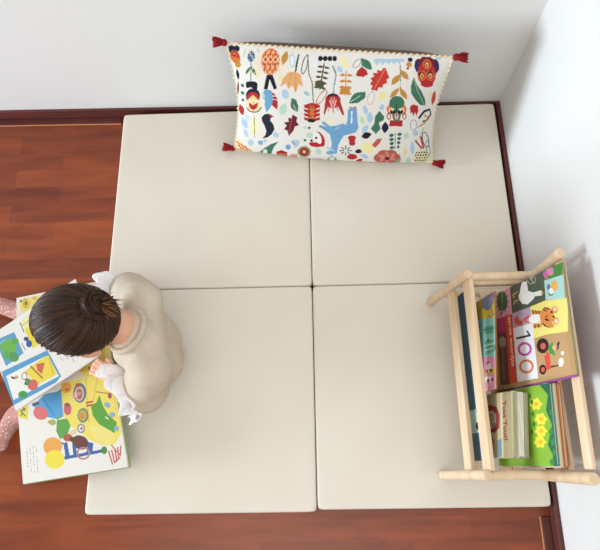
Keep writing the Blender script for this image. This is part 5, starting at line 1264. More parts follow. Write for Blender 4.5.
def capsule(p, r0, q, r1, n=16, m=6):
    p = Vector(p); q = Vector(q); x, y, d = frame(q - p if (q - p).length > 1e-6 else Vector((0, 0, 1)))
    V = []; F = []; rings = []
    prof = [(p, r0, -PI/2 + PI/2*i/m) for i in range(1, m+1)] + [(q, r1, PI/2*i/m) for i in range(m)]
    V.append(tuple(p - d*r0))
    for c, r, a in prof:
        rings.append(len(V))
        for j in range(n):
            t = 2*PI*j/n; V.append(tuple(c + d*(r*math.sin(a)) + (x*math.cos(t) + y*math.sin(t))*(r*math.cos(a))))
    V.append(tuple(q + d*r1)); e = len(V)-1
    for j in range(n): F.append((0, rings[0] + (j+1) % n, rings[0] + j)); F.append((rings[-1] + j, rings[-1] + (j+1) % n, e))
    for a, b in zip(rings[:-1], rings[1:]):
        for j in range(n): F.append((a+j, a+(j+1) % n, b+(j+1) % n, b+j))
    return V, F
def ellipsoid(c, ax, n=24, m=16):
    V, F = capsule((0, 0, 0), 1, (0, 0, 1e-5), 1, n, m//2)
    c = Vector(c); A = [Vector(a) for a in ax]
    return [tuple(c + A[0]*v[0] + A[1]*v[1] + A[2]*v[2]) for v in V], F
def fuse(name, shapes, voxel, m, parent=None, smooth=6, wob=None):
    """melt overlapping closed shapes into one continuous skin"""
    s = Soup()
    for q in shapes: s.add(q)
    me = bpy.data.meshes.new(name); me.from_pydata(s.V, [], s.F); me.update()
    o = bpy.data.objects.new(name, me); COL.objects.link(o)
    bm = bmesh.new(); bm.from_mesh(me); bmesh.ops.recalc_face_normals(bm, faces=bm.faces); bm.to_mesh(me); bm.free()
    r = o.modifiers.new('r', 'REMESH'); r.mode = 'VOXEL'; r.voxel_size = voxel
    k = o.modifiers.new('s', 'SMOOTH'); k.iterations = smooth; k.factor = .5
    dg = bpy.context.evaluated_depsgraph_get()
    new = bpy.data.meshes.new_from_object(o.evaluated_get(dg)); new.name = name
    o.modifiers.clear(); o.data = new; bpy.data.meshes.remove(me)
    if wob:
        for v in new.vertices:
            v.co += v.normal * wob(v.co)
        new.update()
    new.materials.clear(); new.materials.append(m)
    new.polygons.foreach_set('use_smooth', [True]*len(new.polygons))
    if parent: adopt(o, parent)
    return o
def text_data(s, size):
    cu = bpy.data.curves.new('t', 'FONT'); cu.body = s; cu.size = size; cu.resolution_u = 3; cu.offset = size*.012
    o = bpy.data.objects.new('t', cu); COL.objects.link(o)
    dg = bpy.context.evaluated_depsgraph_get(); me = bpy.data.meshes.new_from_object(o.evaluated_get(dg))
    V = [tuple(v.co) for v in me.vertices]; F = [tuple(p.vertices) for p in me.polygons]
    bpy.data.objects.remove(o); bpy.data.curves.remove(cu); bpy.data.meshes.remove(me)
    return V, F

# ---------------------------------------------------------------- room shell
WX, WY = .6175, .6105
TURN = Matrix.Translation((WX, WY, 0)) @ Matrix.Rotation(-math.atan(.0165), 4, 'Z') @ Matrix.Translation((-WX, -WY, 0))
def slab(name, lo, hi, m, bevel=0, turn=False):
    lo = Vector(lo); hi = Vector(hi); bm = box_bm((lo+hi)/2, hi-lo, None, bevel)
    if turn: bmesh.ops.transform(bm, matrix=TURN, verts=bm.verts)      # the back wall is not quite square to the other
    return tag(bm_obj(name, bm, m), kind='structure')
slab('floor', (-2.6, -2.6, -.06), (WX, WY+.06, 0), M['floor'])
slab('wall_back', (-2.6, WY, -.06), (WX+.12, WY+.12, 2.5), M['wall'], 0, True)
slab('wall_right', (WX, -2.6, -.06), (WX+.12, WY, 2.5), M['wall'])
slab('baseboard_back', (-2.6, WY-.009, 0), (WX, WY, .045), M['skirting'], .003, True)
slab('baseboard_right', (WX-.013, -2.6, 0), (WX, WY-.0092, .045), M['skirting'], .003)
slab('trim_1', (-2.6, WY-.032, 0), (-.62, WY-.0095, .006), M['skirting'], .002, True)
slab('trim_2', (WX-.036, -2.6, 0), (WX-.0135, -.625, .006), M['skirting'], .002)
slab('trim_3', (-2.6, WY-.0342, 0), (-.62, WY-.0322, .003), M['trimline'], 0, True)
slab('trim_4', (WX-.0385, -2.6, 0), (WX-.0362, -.625, .003), M['trimline'])

# ---------------------------------------------------------------- floor pads
def floor_pad(x0, y0, x1, y1, label, rot):
    n = 44; hx = (x1-x0)/2; hy = (y1-y0)/2; H = .05; r = .006; V = []; F = []
    # rounded slab: grid top with slight sag and puckers, skirt and bottom
    def top(u, v):
        x = -hx + 2*hx*u; y = -hy + 2*hy*v
        e = min(hx-abs(x), hy-abs(y))
        z = H - (r - math.sqrt(max(0, r*r - (r-e)**2)) if e < r else 0)
        z += .0016*noise.noise(Vector((x*7+x0*9, y*7+y0*5, 1))) * min(1, e/.05)
        return x, y, z
    us = [0] + [r/hx/2*k/4 for k in range(1, 4)] + list(np.linspace(r/hx/2, 1-r/hx/2, n)) + [1-r/hx/2*k/4 for k in (3, 2, 1)] + [1]
    k = len(us)
    cr = .012
    def rc(x, y):      # round the plan corners
        dx = abs(x)-(hx-cr); dy = abs(y)-(hy-cr)
        if dx > 0 and dy > 0:
            l = math.hypot(dx, dy); m_ = max(dx, dy)
            s = m_/l if l else 1
            return math.copysign(hx-cr+dx*s, x), math.copysign(hy-cr+dy*s, y)
        return x, y
    for v in us:
        for u in us:
            x, y, z = top(u, v); x, y = rc(x, y); V.append((x, y, z))
    for j in range(k-1):
        for i in range(k-1): F.append((j*k+i, j*k+i+1, (j+1)*k+i+1, (j+1)*k+i))
    ring = [i for i in range(k)] + [j*k+k-1 for j in range(1, k)] + [(k-1)*k+i for i in range(k-2, -1, -1)] + [j*k for j in range(k-2, 0, -1)]
    prev = ring
    for z, s in ((.008, 0), (.002, .003), (0, .008)):
        cur = []
        for i in ring:
            x, y, _ = V[i]; cur.append(len(V)); V.append((x*(1-s/hx), y*(1-s/hy), z))
        for a in range(len(ring)):
            b = (a+1) % len(ring); F.append((prev[b], prev[a], cur[a], cur[b]))
        prev = cur
    F.append(tuple(prev[::-1]))
    o = mesh_obj('floor_pad', V, F, M['pad'], None, True)
    o.location = ((x0+x1)/2, (y0+y1)/2, 0); o.rotation_euler.z = rot
    return tag(o, label, 'floor mat', 'cream floor mat squares')
floor_pad(-.597, .0035, .0025, .6015, 'cream padded mat square, back left one, under the left half of the patterned cushion', 0)
floor_pad(.0040, .0030, .597, .599, 'cream padded mat square, back right one in the corner between both white walls', 0)
floor_pad(-.600, -.605, .0022, .0020, 'cream padded mat square, front left one, with the seated child on it', 0)
floor_pad(.0040, -.600, .598, .0015, 'cream padded mat square, front right one, with the wooden book rack standing on it', 0)

# ---------------------------------------------------------------- cushion
def make_cushion():
    g = GEO['cushion']; O, U, W, Nn = (np.array(g[k]) for k in ('O', 'U', 'V', 'N')); q = np.array(g['q'])
    base = O + U*.3
    root = thing('cushion', 'long white cushion with colourful embroidered plants and animals leaning on the back wall', 'cushion', tuple(base[:2]) + (.05,))
    nu, nv = 420, 250
    def surf(side, nu, nv):
        u = np.linspace(0, 1, nu)[None, :].repeat(nv, 0); v = np.linspace(0, 1, nv)[:, None].repeat(nu, 1)
        a = 2*u-1; b = 2*v-1
        pin = .066*np.cos(b*PI/2)**1.2*np.abs(a)**3*np.sign(a)
        piv = .006*np.cos(a*PI/2)*np.abs(b)**5*np.sign(b)*(b > 0) + .026*np.cos(a*PI/2)**.8*np.clip(-b, 0, 1)**2
        uu = u - pin*.5; vv = v - piv
        p = ((1-uu)*(1-vv))[..., None]*q[0] + (uu*(1-vv))[..., None]*q[1] + (uu*vv)[..., None]*q[2] + ((1-uu)*vv)[..., None]*q[3]
        h = (1-np.abs(a)**3)**.7 * np.where(b < 0, (1-np.abs(b)**6)**.6, (1-np.abs(b)**2.4)**.7)
        wr = .004*np.sin(a*9+b*3)*np.abs(a)**2 + .003*np.sin(b*11+a*5)*np.abs(b)
        hh = h*.042 + wr*h if side > 0 else -.052*(1-np.abs(a)**5)**.7*np.where(b > 0, (1-np.abs(b)**14)**.6, (1-np.abs(b)**3)**.8)
        P = O + p[..., :1]*U + p[..., 1:]*W + hh[..., None]*Nn
        return P.reshape(-1, 3), (p + hh[..., None]*np.array(g['sh'])).reshape(-1, 2)
    def grid(nu, nv, flip):
        i = np.arange(nu-1)[None, :] + nu*np.arange(nv-1)[:, None]; i = i.ravel()
        f = np.stack([i, i+1, i+1+nu, i+nu], 1)
        return (f[:, ::-1] if flip else f).tolist()
    P, L2 = surf(1, nu, nv)
    col = paint(L2, ART['cushion'], '#e2ded6')
    fr = mesh_obj('embroidered_front', P, grid(nu, nv, False), M['cloth'], None, True, col); adopt(fr, root)
    P, _ = surf(-1, 80, 50)
    adopt(mesh_obj('back_panel', P, grid(80, 50, True), M['backcloth'], None, True), root)
    # scalloped edging
    P, _ = surf(1, 161, 101); P = P.reshape(101, 161, 3)
    loop = list(P[0, :-1]) + list(P[:-1, -1]) + list(P[-1, :0:-1]) + list(P[:0:-1, 0])
    cen = P.mean((0, 1)); s = Soup(); pts = []; rad = []
    for i, p in enumerate(loop):
        d = Vector(p - cen).normalized(); pts.append(Vector(p) + d*.0015*math.sin(i*PI/2)); rad.append(.0026 + .0012*math.sin(i*PI/2))
    s.add(tube_data(pts, rad, 6, True)); adopt(s.obj('scalloped_edging', noisy('cream_edging', '#e6d7ba', '#cdb894', (150, 150, 150), .9, .1)), root)
    # tassels
    for k, (c, (du, dv)) in enumerate(zip(q, ((-1, .25), (1, -.1), (1, .05), (-1, .1)))):
        p0 = Vector(O + c[0]*U + c[1]*W); d = Vector(U*du + W*dv).normalized()
        x, y, d = frame(d); s = Soup()
        s.add(ellipsoid(p0 + d*.008, (x*.009, y*.009, d*.009), 14, 10))
        rnd = random.Random(k)
        for i in range(46):
            a = rnd.uniform(0, 2*PI); r = math.sqrt(rnd.random()); L = rnd.uniform(.030, .040)
            b = x*math.cos(a)*r + y*math.sin(a)*r
            s.add(tube_data([p0 + d*.010 + b*.005, p0 + d*.018 + b*.009, p0 + d*L + b*.014 + Vector((0, 0, -.003*rnd.random()))], [.0016, .0018, .0012], 5))
        s.add(tube_data([p0 + d*.017 + (x*math.cos(t) + y*math.sin(t))*.0085 for t in np.linspace(0, 2*PI, 14)[:-1]], .0018, 5, True))
        adopt(s.obj('tassel', M['tassel']), root)
    return root
make_cushion()

# ---------------------------------------------------------------- book rack
RY0, RY1 = -.520, -.058
def fx(z): return .331 + (z-.05)*.19
def rxx(z): return .561 - (.41-z)*.03
def make_rack():
    root = thing('book_rack', 'low pale wooden book rack on round legs holding picture books by the right wall', 'book rack', (.42, -.29, .05))
    P = lambda n, bm, sm=False: adopt(bm_obj(n, bm, M['wood'], None, sm), root)
    d = Vector((.19, 0, 1)).normalized(); Rm = Matrix.Rotation(math.atan(.19), 3, 'Y')
    for y in (RY0, RY1):
        off = .004 if y == RY1 else -.002
        P('leg', rod_bm((fx(.052)+off, y, .0525), (fx(.305)+off, y, .305), .0115))
        P('leg', rod_bm((rxx(.052)-(.010 if y == RY0 else 0), y, .0525), (rxx(.428)-(.003 if y == RY1 else .013), y+(.003 if y == RY1 else -.008), .428), .0125))
    yc = (RY0+RY1)/2; Ly = RY1-RY0-.018
    for z in (.279, .183):
        P('front_slat', box_bm((fx(z)+.013, yc, z), (.012, Ly, .038), Rm, .002))
    P('top_rail', box_bm((rxx(.402)-.001, yc, .402), (.012, Ly, .028), Matrix.Rotation(-.020, 3, 'Z') @ Rm, .004))
    P('rear_slat', box_bm((rxx(.27)+.006, yc, .27), (.010, Ly, .045), Rm, .002))
    for y in (RY0, RY1):
        P('side_rail', rod_bm((fx(.283)+.006, y, .281), (rxx(.283)-.006, y, .281), .0105))
        P('side_rail', rod_bm((fx(.135)+.006, y, .135), (rxx(.135)-.006, y, .135), .0095))
        if y == RY1: P('side_rail', box_bm(((fx(.22)+rxx(.22))/2, y, .222), (rxx(.22)-fx(.22)-.02, .012, .02), None, .002))
    for x in (.385, .425, .465, .49):
        P('floor_slat', box_bm((x, yc, .143), (.028 if x < .48 else .018, Ly+.012, .010), None, .002))
make_rack()

# ---------------------------------------------------------------- books
def quad_grid(w, h, step):
    nu = max(3, int(w/step)); nv = max(3, int(h/step))
    a = np.linspace(0, w, nu)[None, :].repeat(nv, 0).ravel(); b = np.linspace(0, h, nv)[:, None].repeat(nu, 1).ravel()
    i = (np.arange(nu-1)[None, :] + nu*np.arange(nv-1)[:, None]).ravel()
    return np.stack([a, b], 1), np.stack([i, i+1, i+1+nu, i+nu], 1)
def oriented_box(name, O, U, W, Nn, a0, a1, b0, b1, c0, c1, m, root, bevel=.0006):
    c = O + U*((a0+a1)/2) + W*((b0+b1)/2) + Nn*((c0+c1)/2)
    R = Matrix((Vector(U), Vector(W), Vector(Nn))).transposed()
    return adopt(bm_obj(name, box_bm(Vector(c), (a1-a0, b1-b0, c1-c0), R, bevel, 1), m), root)
def book(kind, label, O, U, W, Nn, w, h, t, cover, art=None, base='#ffffff', pages='pages', spine=True, group=None, texts=(), cat='book', ct=.0018, inset=.003):
    O, U, W, Nn = (np.array(k, float) for k in (O, U, W, Nn))
    root = thing(kind, label, cat, tuple(O + U*w/2 - Nn*t/2), group)
    front = cover if art is None else plain(cover)
    if art is None:
        oriented_box('front_cover', O, U, W, Nn, 0, w, 0, h, -ct, 0, plain(cover), root)
    else:
        pts, F = quad_grid(w, h, .0009)
        col = paint(pts, art, base)
        # corners rounded slightly by pulling the outermost points in
        V3 = O + pts[:, :1]*U + pts[:, 1:]*W + Nn*.0003
        V = V3.tolist(); F = F.tolist(); col = col.tolist()
        bx = [(0, 0), (w, 0), (w, h), (0, h)]; o0 = len(V)
        for c in (.0002, -ct):
            for a, b in bx: V.append((O + U*a + W*b + Nn*c).tolist()); col.append(lin(cover))
        for i in range(4):
            j = (i+1) % 4; F.append([o0+j, o0+i, o0+4+i, o0+4+j])
        F.append([o0+7, o0+6, o0+5, o0+4])
        for s, size, a, b, ang, c in texts:
            tv, tf = text_data(s, size); k = len(V); ca, sa = math.cos(ang), math.sin(ang)
            for x, y, z in tv:
                V.append((O + U*(a + x*ca - y*sa) + W*(b + x*sa + y*ca) + Nn*.0009).tolist()); col.append(lin(c))
            F += [[i+k for i in f] for f in tf]
        adopt(mesh_obj('front_cover', V, F, M['paper'], None, False, col), root)
    i = inset
    oriented_box('page_block', O, U, W, Nn, ct, w-i, i, h-i*.6, -t+ct, -ct, M[pages], root, 0)
    oriented_box('back_cover', O, U, W, Nn, 0, w, 0, h, -t, -t+ct, plain(cover), root)
    if spine: oriented_box('spine', O, U, W, Nn, -ct*.3, ct*.9, 0, h, -t+ct, -ct, plain(cover), root, 0)
    return root
def G(k): g = GEO[k]; return [np.array(g[x]) for x in ('O', 'U', 'V', 'N')]
G1 = 'picture books in the rack'
O, U, W, Nn = G('words'); w, h = GEO['words']['w'], GEO['words']['h']
WT = [('eerste woordjes', 0.0185, 0.0716, 0.0776, -0.0311, '#f6d9c0')]
book('board_book', 'large board book in the rack with goose, tiger, red tractor and the number 100', O, U, W, Nn, w, h, .006, '#8a8a5a', ART['words'], '#c39a68', texts=WT, group=G1)
book('board_book', 'board book with magenta cover edge showing behind the book numbered 100', O - Nn*.0065 + U*.001 - W*.006, U, W, Nn, w+.002, h, .004, '#a8489a', group=G1)
O, U, W, Nn = G('animals')
book('board_book', 'board book with grey elephant on a yellow panel, standing before the book numbered 100', O, U, W, Nn, GEO['animals']['w'], GEO['animals']['h'], .004, '#a06a3a', ART['animals'], '#e2c21c', group=G1)
O, U, W, Nn = G('toot'); w, h = GEO['toot']['w'], GEO['toot']['h']
TT = [('Tuut Tuut!', 0.0205, 0.0198, 0.1054, 0.0615, '#c0392b')]
book('board_book', 'small thick cream board book with red lettering, standing near the front slats', O, U, W, Nn, w, h, .015, '#d9cfa8', ART['toot'], '#d9c69a', 'greypages', texts=TT, group=G1)
book('board_book', 'small board book with bright white page edges, right behind the cream red-lettered book', O - Nn*.0155 + W*.005, U, W, Nn, w-.004, h-.003, .013, '#e9e7e2', pages='whitepages', group=G1)
book('board_book', 'small olive grey board book between the white-edged book and the green book', O - Nn*.029 + W*.009, U, W, Nn, w-.002, h-.003, .0085, '#a8a07c', pages='greypages', group=G1)
O, U, W, Nn = G('green'); w, h = GEO['green']['w'], GEO['green']['h']
book('picture_book', 'green picture book with four yellow flowers on its cover, leaning in the rack', O, U, W, Nn, w, h, .007, '#2a8a8a', ART['green'], '#86b82a', group=G1)
book('picture_book', 'thin cream picture book directly behind the green book with yellow flowers', O - Nn*.0075 + W*.003, U, W, Nn, w+.003, h, .008, '#cdbb92', group=G1)
book('picture_book', 'thin orange-brown picture book, rearmost behind the green and cream books', O - Nn*.016 + W*.008, U, W, Nn, w+.003, h, .007, '#b0672e', group=G1)
# wide teal book behind the front slats
U = np.array((0, -1, 0.)); W = np.array((.12, 0, 1)); W /= np.linalg.norm(W); Nn = np.cross(U, W)
tealart = '#b9d2cc 2950 -100 3500 -100 3500 2000 2950 2000\n' + '\n'.join('#2a3238 ' + ' '.join('%d %d' % (x+rx*math.cos(k*PI/6), y+ry*math.sin(k*PI/6)) for k in range(12)) for x, y, rx, ry in ((3350, 560, 90, 150), (3000, 620, 50, 90), (3160, 680, 50, 50)))
book('picture_book', 'wide dark teal picture book standing behind the two front slats of the rack', (.3865, -.074, .1495), U, W, Nn, .414, .090, .005, '#1d5c74', tealart, '#1d5c74', group=G1)

# ---------------------------------------------------------------- books on the child's lap
def lap_page(root, key, name, edge):
    g = GEO[key]; O, U, W, Nn = G(key); q = np.array(g['q'])
    n = 330
    u = np.linspace(0, 1, n)[None, :].repeat(n, 0).ravel(); v = np.linspace(0, 1, n)[:, None].repeat(n, 1).ravel()
    p = ((1-u)*(1-v))[:, None]*q[0] + (u*(1-v))[:, None]*q[1] + (u*v)[:, None]*q[2] + ((1-u)*v)[:, None]*q[3]
    col = paint(p, ART[key], '#ebe7df') * np.array((.86, .85, .84, 1), dtype=np.float32)
    V = (O + p[:, :1]*U + p[:, 1:]*W).tolist()
    i = (np.arange(n-1)[None, :] + n*np.arange(n-1)[:, None]).ravel()
    F = np.stack([i, i+1, i+1+n, i+n], 1).tolist()
    adopt(mesh_obj(name, V, F, M['paper'], None, True, col.tolist()), root)
    return O, U, W, Nn, q
def under(root, name, O, U, W, Nn, q, z0, z1, grow, m):
    c = q.mean(0); qq = q + np.sign(q-c)*grow
    V = [(O + U*a + W*b + Nn*z).tolist() for z in (z0, z1) for a, b in qq]
    F = [(0, 1, 2, 3), (7, 6, 5, 4)] + [(j, i, i+4, j+4) for i, j in ((0, 1), (1, 2), (2, 3), (3, 0))]
    adopt(mesh_obj(name, V, F, m), root)
ob = thing('picture_book', 'big open picture book with balloons, ladder and green crocodile on the child\'s lap', 'book', (-.65, -.25, .09))
for key, nm in (('page_low', 'printed_page'), ('page_up', 'printed_page')):
    a = lap_page(ob, key, nm, 0)
    under(ob, 'page_block', *a, -.0004, -.007, 0, M['pages'])
    under(ob, 'cover', *a, -.0072, -.0095, .003, plain('#7f9a58'))
lf = thing('picture_book', 'thin white picture booklet with blue framed pictures lying on top of the big open book', 'book', (-.72, -.18, .14))
a = lap_page(lf, 'leaflet', 'printed_page', 0)
under(lf, 'page_block', *a, -.0004, -.006, 0, M['whitepages'])

# ---------------------------------------------------------------- the child
def make_child():
    root = thing('person', 'small child with dark hair bun, beige sweater and pink speckled leggings, reading on the mat', 'person', (-.40, -.20, .05))
    S = {}
    def Vv(*a): return Vector(a)
    # head frame: face turned down to the book
    hc = Vv(-.497, -.192, .450); fd = Vv(-.985, -.12, 0).normalized(); p = math.radians(44)
    f = fd*math.cos(p) + Vv(0, 0, -math.sin(p)); u = fd*math.sin(p) + Vv(0, 0, math.cos(p)); s = u.cross(f).normalized()   # s: child's left
    lsh, lel, lwr = Vv(-.372, -.280, .330), Vv(-.408, -.312, .236), Vv(-.500, -.272, .206)
    rsh, rel, rwr = Vv(-.398, -.118, .335), Vv(-.458, -.074, .252), Vv(-.562, -.118, .206)
    nb = Vv(-.409, -.200, .365)
    lk, la, lt = Vv(-.612, -.300, .090), Vv(-.822, -.352, .040), Vv(-.862, -.425, .036)
    rk, ra, rt = Vv(-.620, -.105, .090), Vv(-.850, -.054, .042), Vv(-.945, -.022, .047)
    lh, rh = Vv(-.435, -.248, .112), Vv(-.440, -.150, .112)
    body = []
    body += [ellipsoid(hc + u*.008, (f*.086, s*.070, u*.086)), ellipsoid(hc + f*.022 - u*.040, (f*.056, s*.054, u*.058)),
             capsule(hc + f*.050 - u*.082, .022, hc + f*.045 - u*.070, .026),
             ellipsoid(hc + f*.053 - u*.040 + s*.030, (f*.026, s*.024, u*.024)), ellipsoid(hc + f*.053 - u*.040 - s*.030, (f*.026, s*.024, u*.024)),
             capsule(hc + f*.082 - u*.006, .006, hc + f*.087 - u*.026, .009)]
    for g in (-1, 1):
        e = hc + s*g*.070 - f*.004 - u*.020
        body += [ellipsoid(e, (f*.017 + s*g*.006, s*.006, u*.026)), ellipsoid(e - u*.018, (f*.010, s*.006, u*.010))]
    body += [capsule(nb, .040, hc - f*.022 - u*.050, .037), capsule(nb - Vv(.018, 0, .20), .045, nb - Vv(.004, 0, .04), .040), capsule(lsh, .030, rsh, .030), capsule(nb, .042, nb-Vv(0, 0, .05), .055),
             capsule(lh, .045, rh, .045), capsule(nb - Vv(.02, 0, .2), .045, (lh+rh)/2, .045)]
    for sh, el, wr in ((lsh, lel, lwr), (rsh, rel, rwr)):
        body += [capsule(sh, .026, el, .022), capsule(el, .022, wr, .0165)]
    for hp, kn, an, to in ((lh, lk, la, lt), (rh, rk, ra, rt)):
        body += [capsule(hp, .044, kn, .032), capsule(kn, .032, an, .021), capsule(an, .020, to, .015)]
    # hands resting on the booklet
    for wr, d, sd in ((lwr, Vv(-.86, .42, -.20).normalized(), 1), (rwr, Vv(-.93, -.18, -.20).normalized(), -1)):
        lat = d.cross(Vv(0, 0, 1)).normalized(); up = lat.cross(d).normalized()
        thumb_side = lat if lat.dot(Vv(-.6, .1, 0) - wr + Vv(0, -.3, 0)) > 0 else -lat
        thumb_side = lat if (sd > 0) == (lat.y > 0) else -lat
        for k in range(4):
            o = (k-1.5)*.0095
            body.append(capsule(wr + d*.006 + thumb_side*o*.7, .0115, wr + d*.040 + thumb_side*o, .0088, 12, 4))
            L = (.026, .033, .035, .030)[k]
            b0 = wr + d*.044 + thumb_side*o*1.05; spread = thumb_side*o*.35
            b1 = b0 + (d*.80 + up*.02).normalized()*L*.5 + spread*.4; b2 = b1 + (d*.85 - up*.50).normalized()*L*.34 + spread*.2; b3 = b2 + (d*.6 - up*.8).normalized()*L*.26
            body += [capsule(b0, .0062, b1, .0056, 10, 3), capsule(b1, .0056, b2, .0052, 10, 3), capsule(b2, .0052, b3, .0046, 10, 3)]
        t0 = wr + d*.012 + thumb_side*.010; t1 = t0 + (d*.6 + thumb_side*.75).normalized()*.022; t2 = t1 + (d*.95 + thumb_side*.15 - up*.25).normalized()*.018
        body += [capsule(t0, .0085, t1, .0068, 10, 3), capsule(t1, .0066, t2, .0054, 10, 3)]
    skin = fuse('body', body, .0026, M['skin'], root, 5)
    for g in (-1, 1):
        so = Soup(); so.add(ellipsoid(hc + f*.077 + s*g*.027 + u*.002, (f*.006, s*.010, u*.0055))); so.obj('eye', M['eye'], skin)
    so = Soup(); so.add(ellipsoid(hc + f*.078 - u*.050, (f*.006, s*.016, u*.005))); so.obj('lips', M['lips'], skin)
    # leggings
    leg = [capsule(lh, .054, rh, .054)]
    for hp, kn, an, to, g in ((lh, lk, la, lt, -1), (rh, rk, ra, rt, 1)):
        leg += [capsule(hp, .053, kn, .041), capsule(kn, .041, kn*.45 + an*.55, .038), capsule(kn*.45 + an*.55, .038, an, .028), capsule(an, .0275, to, .021),
                capsule(an, .027, an + (an-to).normalized()*.016, .024), capsule(to + Vv(.012, 0, 0), .018, to - Vv(.012, 0, 0), .017)]
    fuse('leggings', leg, .005, M['speckle'], root, 6, lambda c: .0018*noise.noise(c*28))
    # sweater
    sw = []
    ax = (lsh - rsh).normalized()
    for g in (-1, 1):
        sw += [capsule(Vv(-.420, -.196, .122) + ax*g*.026, .070, Vv(-.412, -.196, .215) + ax*g*.026, .067), capsule(Vv(-.412, -.196, .215) + ax*g*.026, .067, Vv(-.396, -.200, .312) + ax*g*.030, .056),
               capsule(Vv(-.440, -.205, .150) + ax*g*.030, .055, Vv(-.428, -.202, .300) + ax*g*.022, .045)]
    sw += [capsule(lsh, .043, rsh, .043), capsule(nb - Vv(0, 0, .03), .058, nb - Vv(0, 0, .005), .050)]
    lcu, rcu = lel*.62 + lwr*.38, rel*.74 + rwr*.26
    for sh, el, cu in ((lsh, lel, lcu), (rsh, rel, rcu)):
        sw += [capsule(sh, .048, el, .056), capsule(el, .056, cu, .047)]
    def folds(c):
        return .003 + .0030*noise.noise(Vector((c.x*14, c.y*14, c.z*34))) + .0012*noise.noise(c*60)
    sweater = fuse('sweater', sw, .0045, M['sweater'], root, 30, folds)
    # ribbed neckband
    so = Soup(); nd = (hc - f*.022 - u*.05 - nb).normalized(); x, y, nd = frame(nd); pts = []; rad = []
    for i in range(160):
        a = 2*PI*i/160; pts.append(nb + nd*.013 + (x*math.cos(a) + y*math.sin(a))*.050); rad.append(.0075 + .0007*math.cos(i*PI/2))
    so.add(tube_data(pts, rad, 8, True)); so.obj('neckband', M['sweater'], sweater)
    # white frilled cuffs
    for cu, d, r0, r1, ph in ((lcu + Vv(.014, .004, .006), Vv(-.80, -.54, .10), .034, .078, 0), (rcu, Vv(-.95, .16, .10), .030, .064, 1)):
        x, y, d = frame(d.normalized()); V = []; F = []; n = 220; m = 10
        for layer, (q0, off) in enumerate(((0, 0), (-.012, 2.1))):
            o0 = len(V)
            for j in range(m):
                t = j/(m-1)
                for i in range(n):
                    a = 2*PI*i/n
                    amp = t*(.0095 + .004*math.sin(3*a+ph))
                    wv = math.sin(a*8 + ph + off + .9*math.sin(a*3))
                    rr = r0 + (r1-r0)*t**.8 + amp*.5*wv
                    V.append(tuple(cu + d*(q0 + .002 + .054*t + amp*math.cos(a*8 + ph + off + .9*math.sin(a*3))) + (x*math.cos(a) + y*math.sin(a))*rr))
            for j in range(m-1):
                for i in range(n):
                    i2 = (i+1) % n; F.append((o0+j*n+i, o0+j*n+i2, o0+(j+1)*n+i2, o0+(j+1)*n+i))
        o = mesh_obj('frilled_cuff', V, F, M['frill'], None, True); o.parent = sweater
        k = o.modifiers.new('t', 'SOLIDIFY'); k.thickness = .0012
    # hair: combed back from the hairline to a knot
    bdir = (-f*.99 - u*.02 + s*-.10).normalized(); e1 = (u - bdir*u.dot(bdir)).normalized(); e2 = bdir.cross(e1)
    def skull(dv, k=1.0):
        a, b, c = dv.dot(f), dv.dot(s), dv.dot(u)
        r = 1/math.sqrt((a/.0885)**2 + (b/.0765)**2 + (c/.0905)**2)
        return hc + u*.006 + dv*r*k
    def tmax(ph):
        c = math.cos(ph)      # 1 = over the top, -1 = nape
        return math.radians(98 + 31*c if c > 0 else 98 + 34*c)
    n, m = 260, 40; V = []; F = []; C = []
    rnd = random.Random(3); tone = [rnd.random() for _ in range(n)]
    def haircol(k):
        a = lin('#1c0f09'); b = lin('#4a2c18'); return [a[i]+(b[i]-a[i])*k for i in range(3)] + [1]
    for j in range(m):
        for i in range(n):
            ph = 2*PI*i/n; th = .04 + (tmax(ph)-.04)*j/(m-1)
            dv = (bdir*math.cos(th) + (e1*math.cos(ph) + e2*math.sin(ph))*math.sin(th)).normalized()
            g = .012*noise.noise(Vector((math.cos(ph)*9, math.sin(ph)*9, th*.7))) + .0025*math.sin(i*1.9+.6*th)
            edge = 1 - .10*max(0, (j/(m-1)-.86)/.14)**2
            V.append(tuple(skull(dv, (1.02+g)*edge)))
            C.append(haircol(.08 + .5*max(0, noise.noise(Vector((math.cos(ph)*22, math.sin(ph)*22, th*.9)))) + .18*tone[i]))
    for j in range(m-1):
        for i in range(n): i2 = (i+1) % n; F.append((j*n+i, j*n+i2, (j+1)*n+i2, (j+1)*n+i))
    F.append(tuple(range(n))[::-1])
    inn = len(V)
    for i in range(n):
        ph = 2*PI*i/n; th = tmax(ph)-.03
        dv = (bdir*math.cos(th) + (e1*math.cos(ph) + e2*math.sin(ph))*math.sin(th)).normalized(); V.append(tuple(skull(dv, .84))); C.append(haircol(.1))
    for i in range(n): i2 = (i+1) % n; F.append(((m-1)*n+i, (m-1)*n+i2, inn+i2, inn+i))
    so = Soup(); so.V = V; so.F = F; so.C = C
    for k in range(420):      # loose strands following the combing
        ph = rnd.uniform(0, 2*PI); t1 = tmax(ph)*rnd.uniform(.75, 1.03); t0 = rnd.uniform(.06, .5)*t1; dph = rnd.uniform(-.10, .10); pts = []; rad = []
        lift = rnd.uniform(.0, .006)
        for q in range(11):
            t = q/10; th = t0 + (t1-t0)*t; pp = ph + dph*math.sin(t*PI)
            dv = bdir*math.cos(th) + (e1*math.cos(pp) + e2*math.sin(pp))*math.sin(th)
            pts.append(skull(dv, 1.022 + lift*math.sin(t*PI))); rad.append(.0010*(1-.7*abs(2*t-1)**3)+.0002)
        so.add(tube_data(pts, rad, 5), haircol(rnd.random()**1.5))
    hair = so.obj('hair', M['hair']); adopt(hair, root)
    # knot of hair
    bc = skull(bdir, 1.10) + u*.004; bx, by, bd = frame(bdir, u); so = Soup()
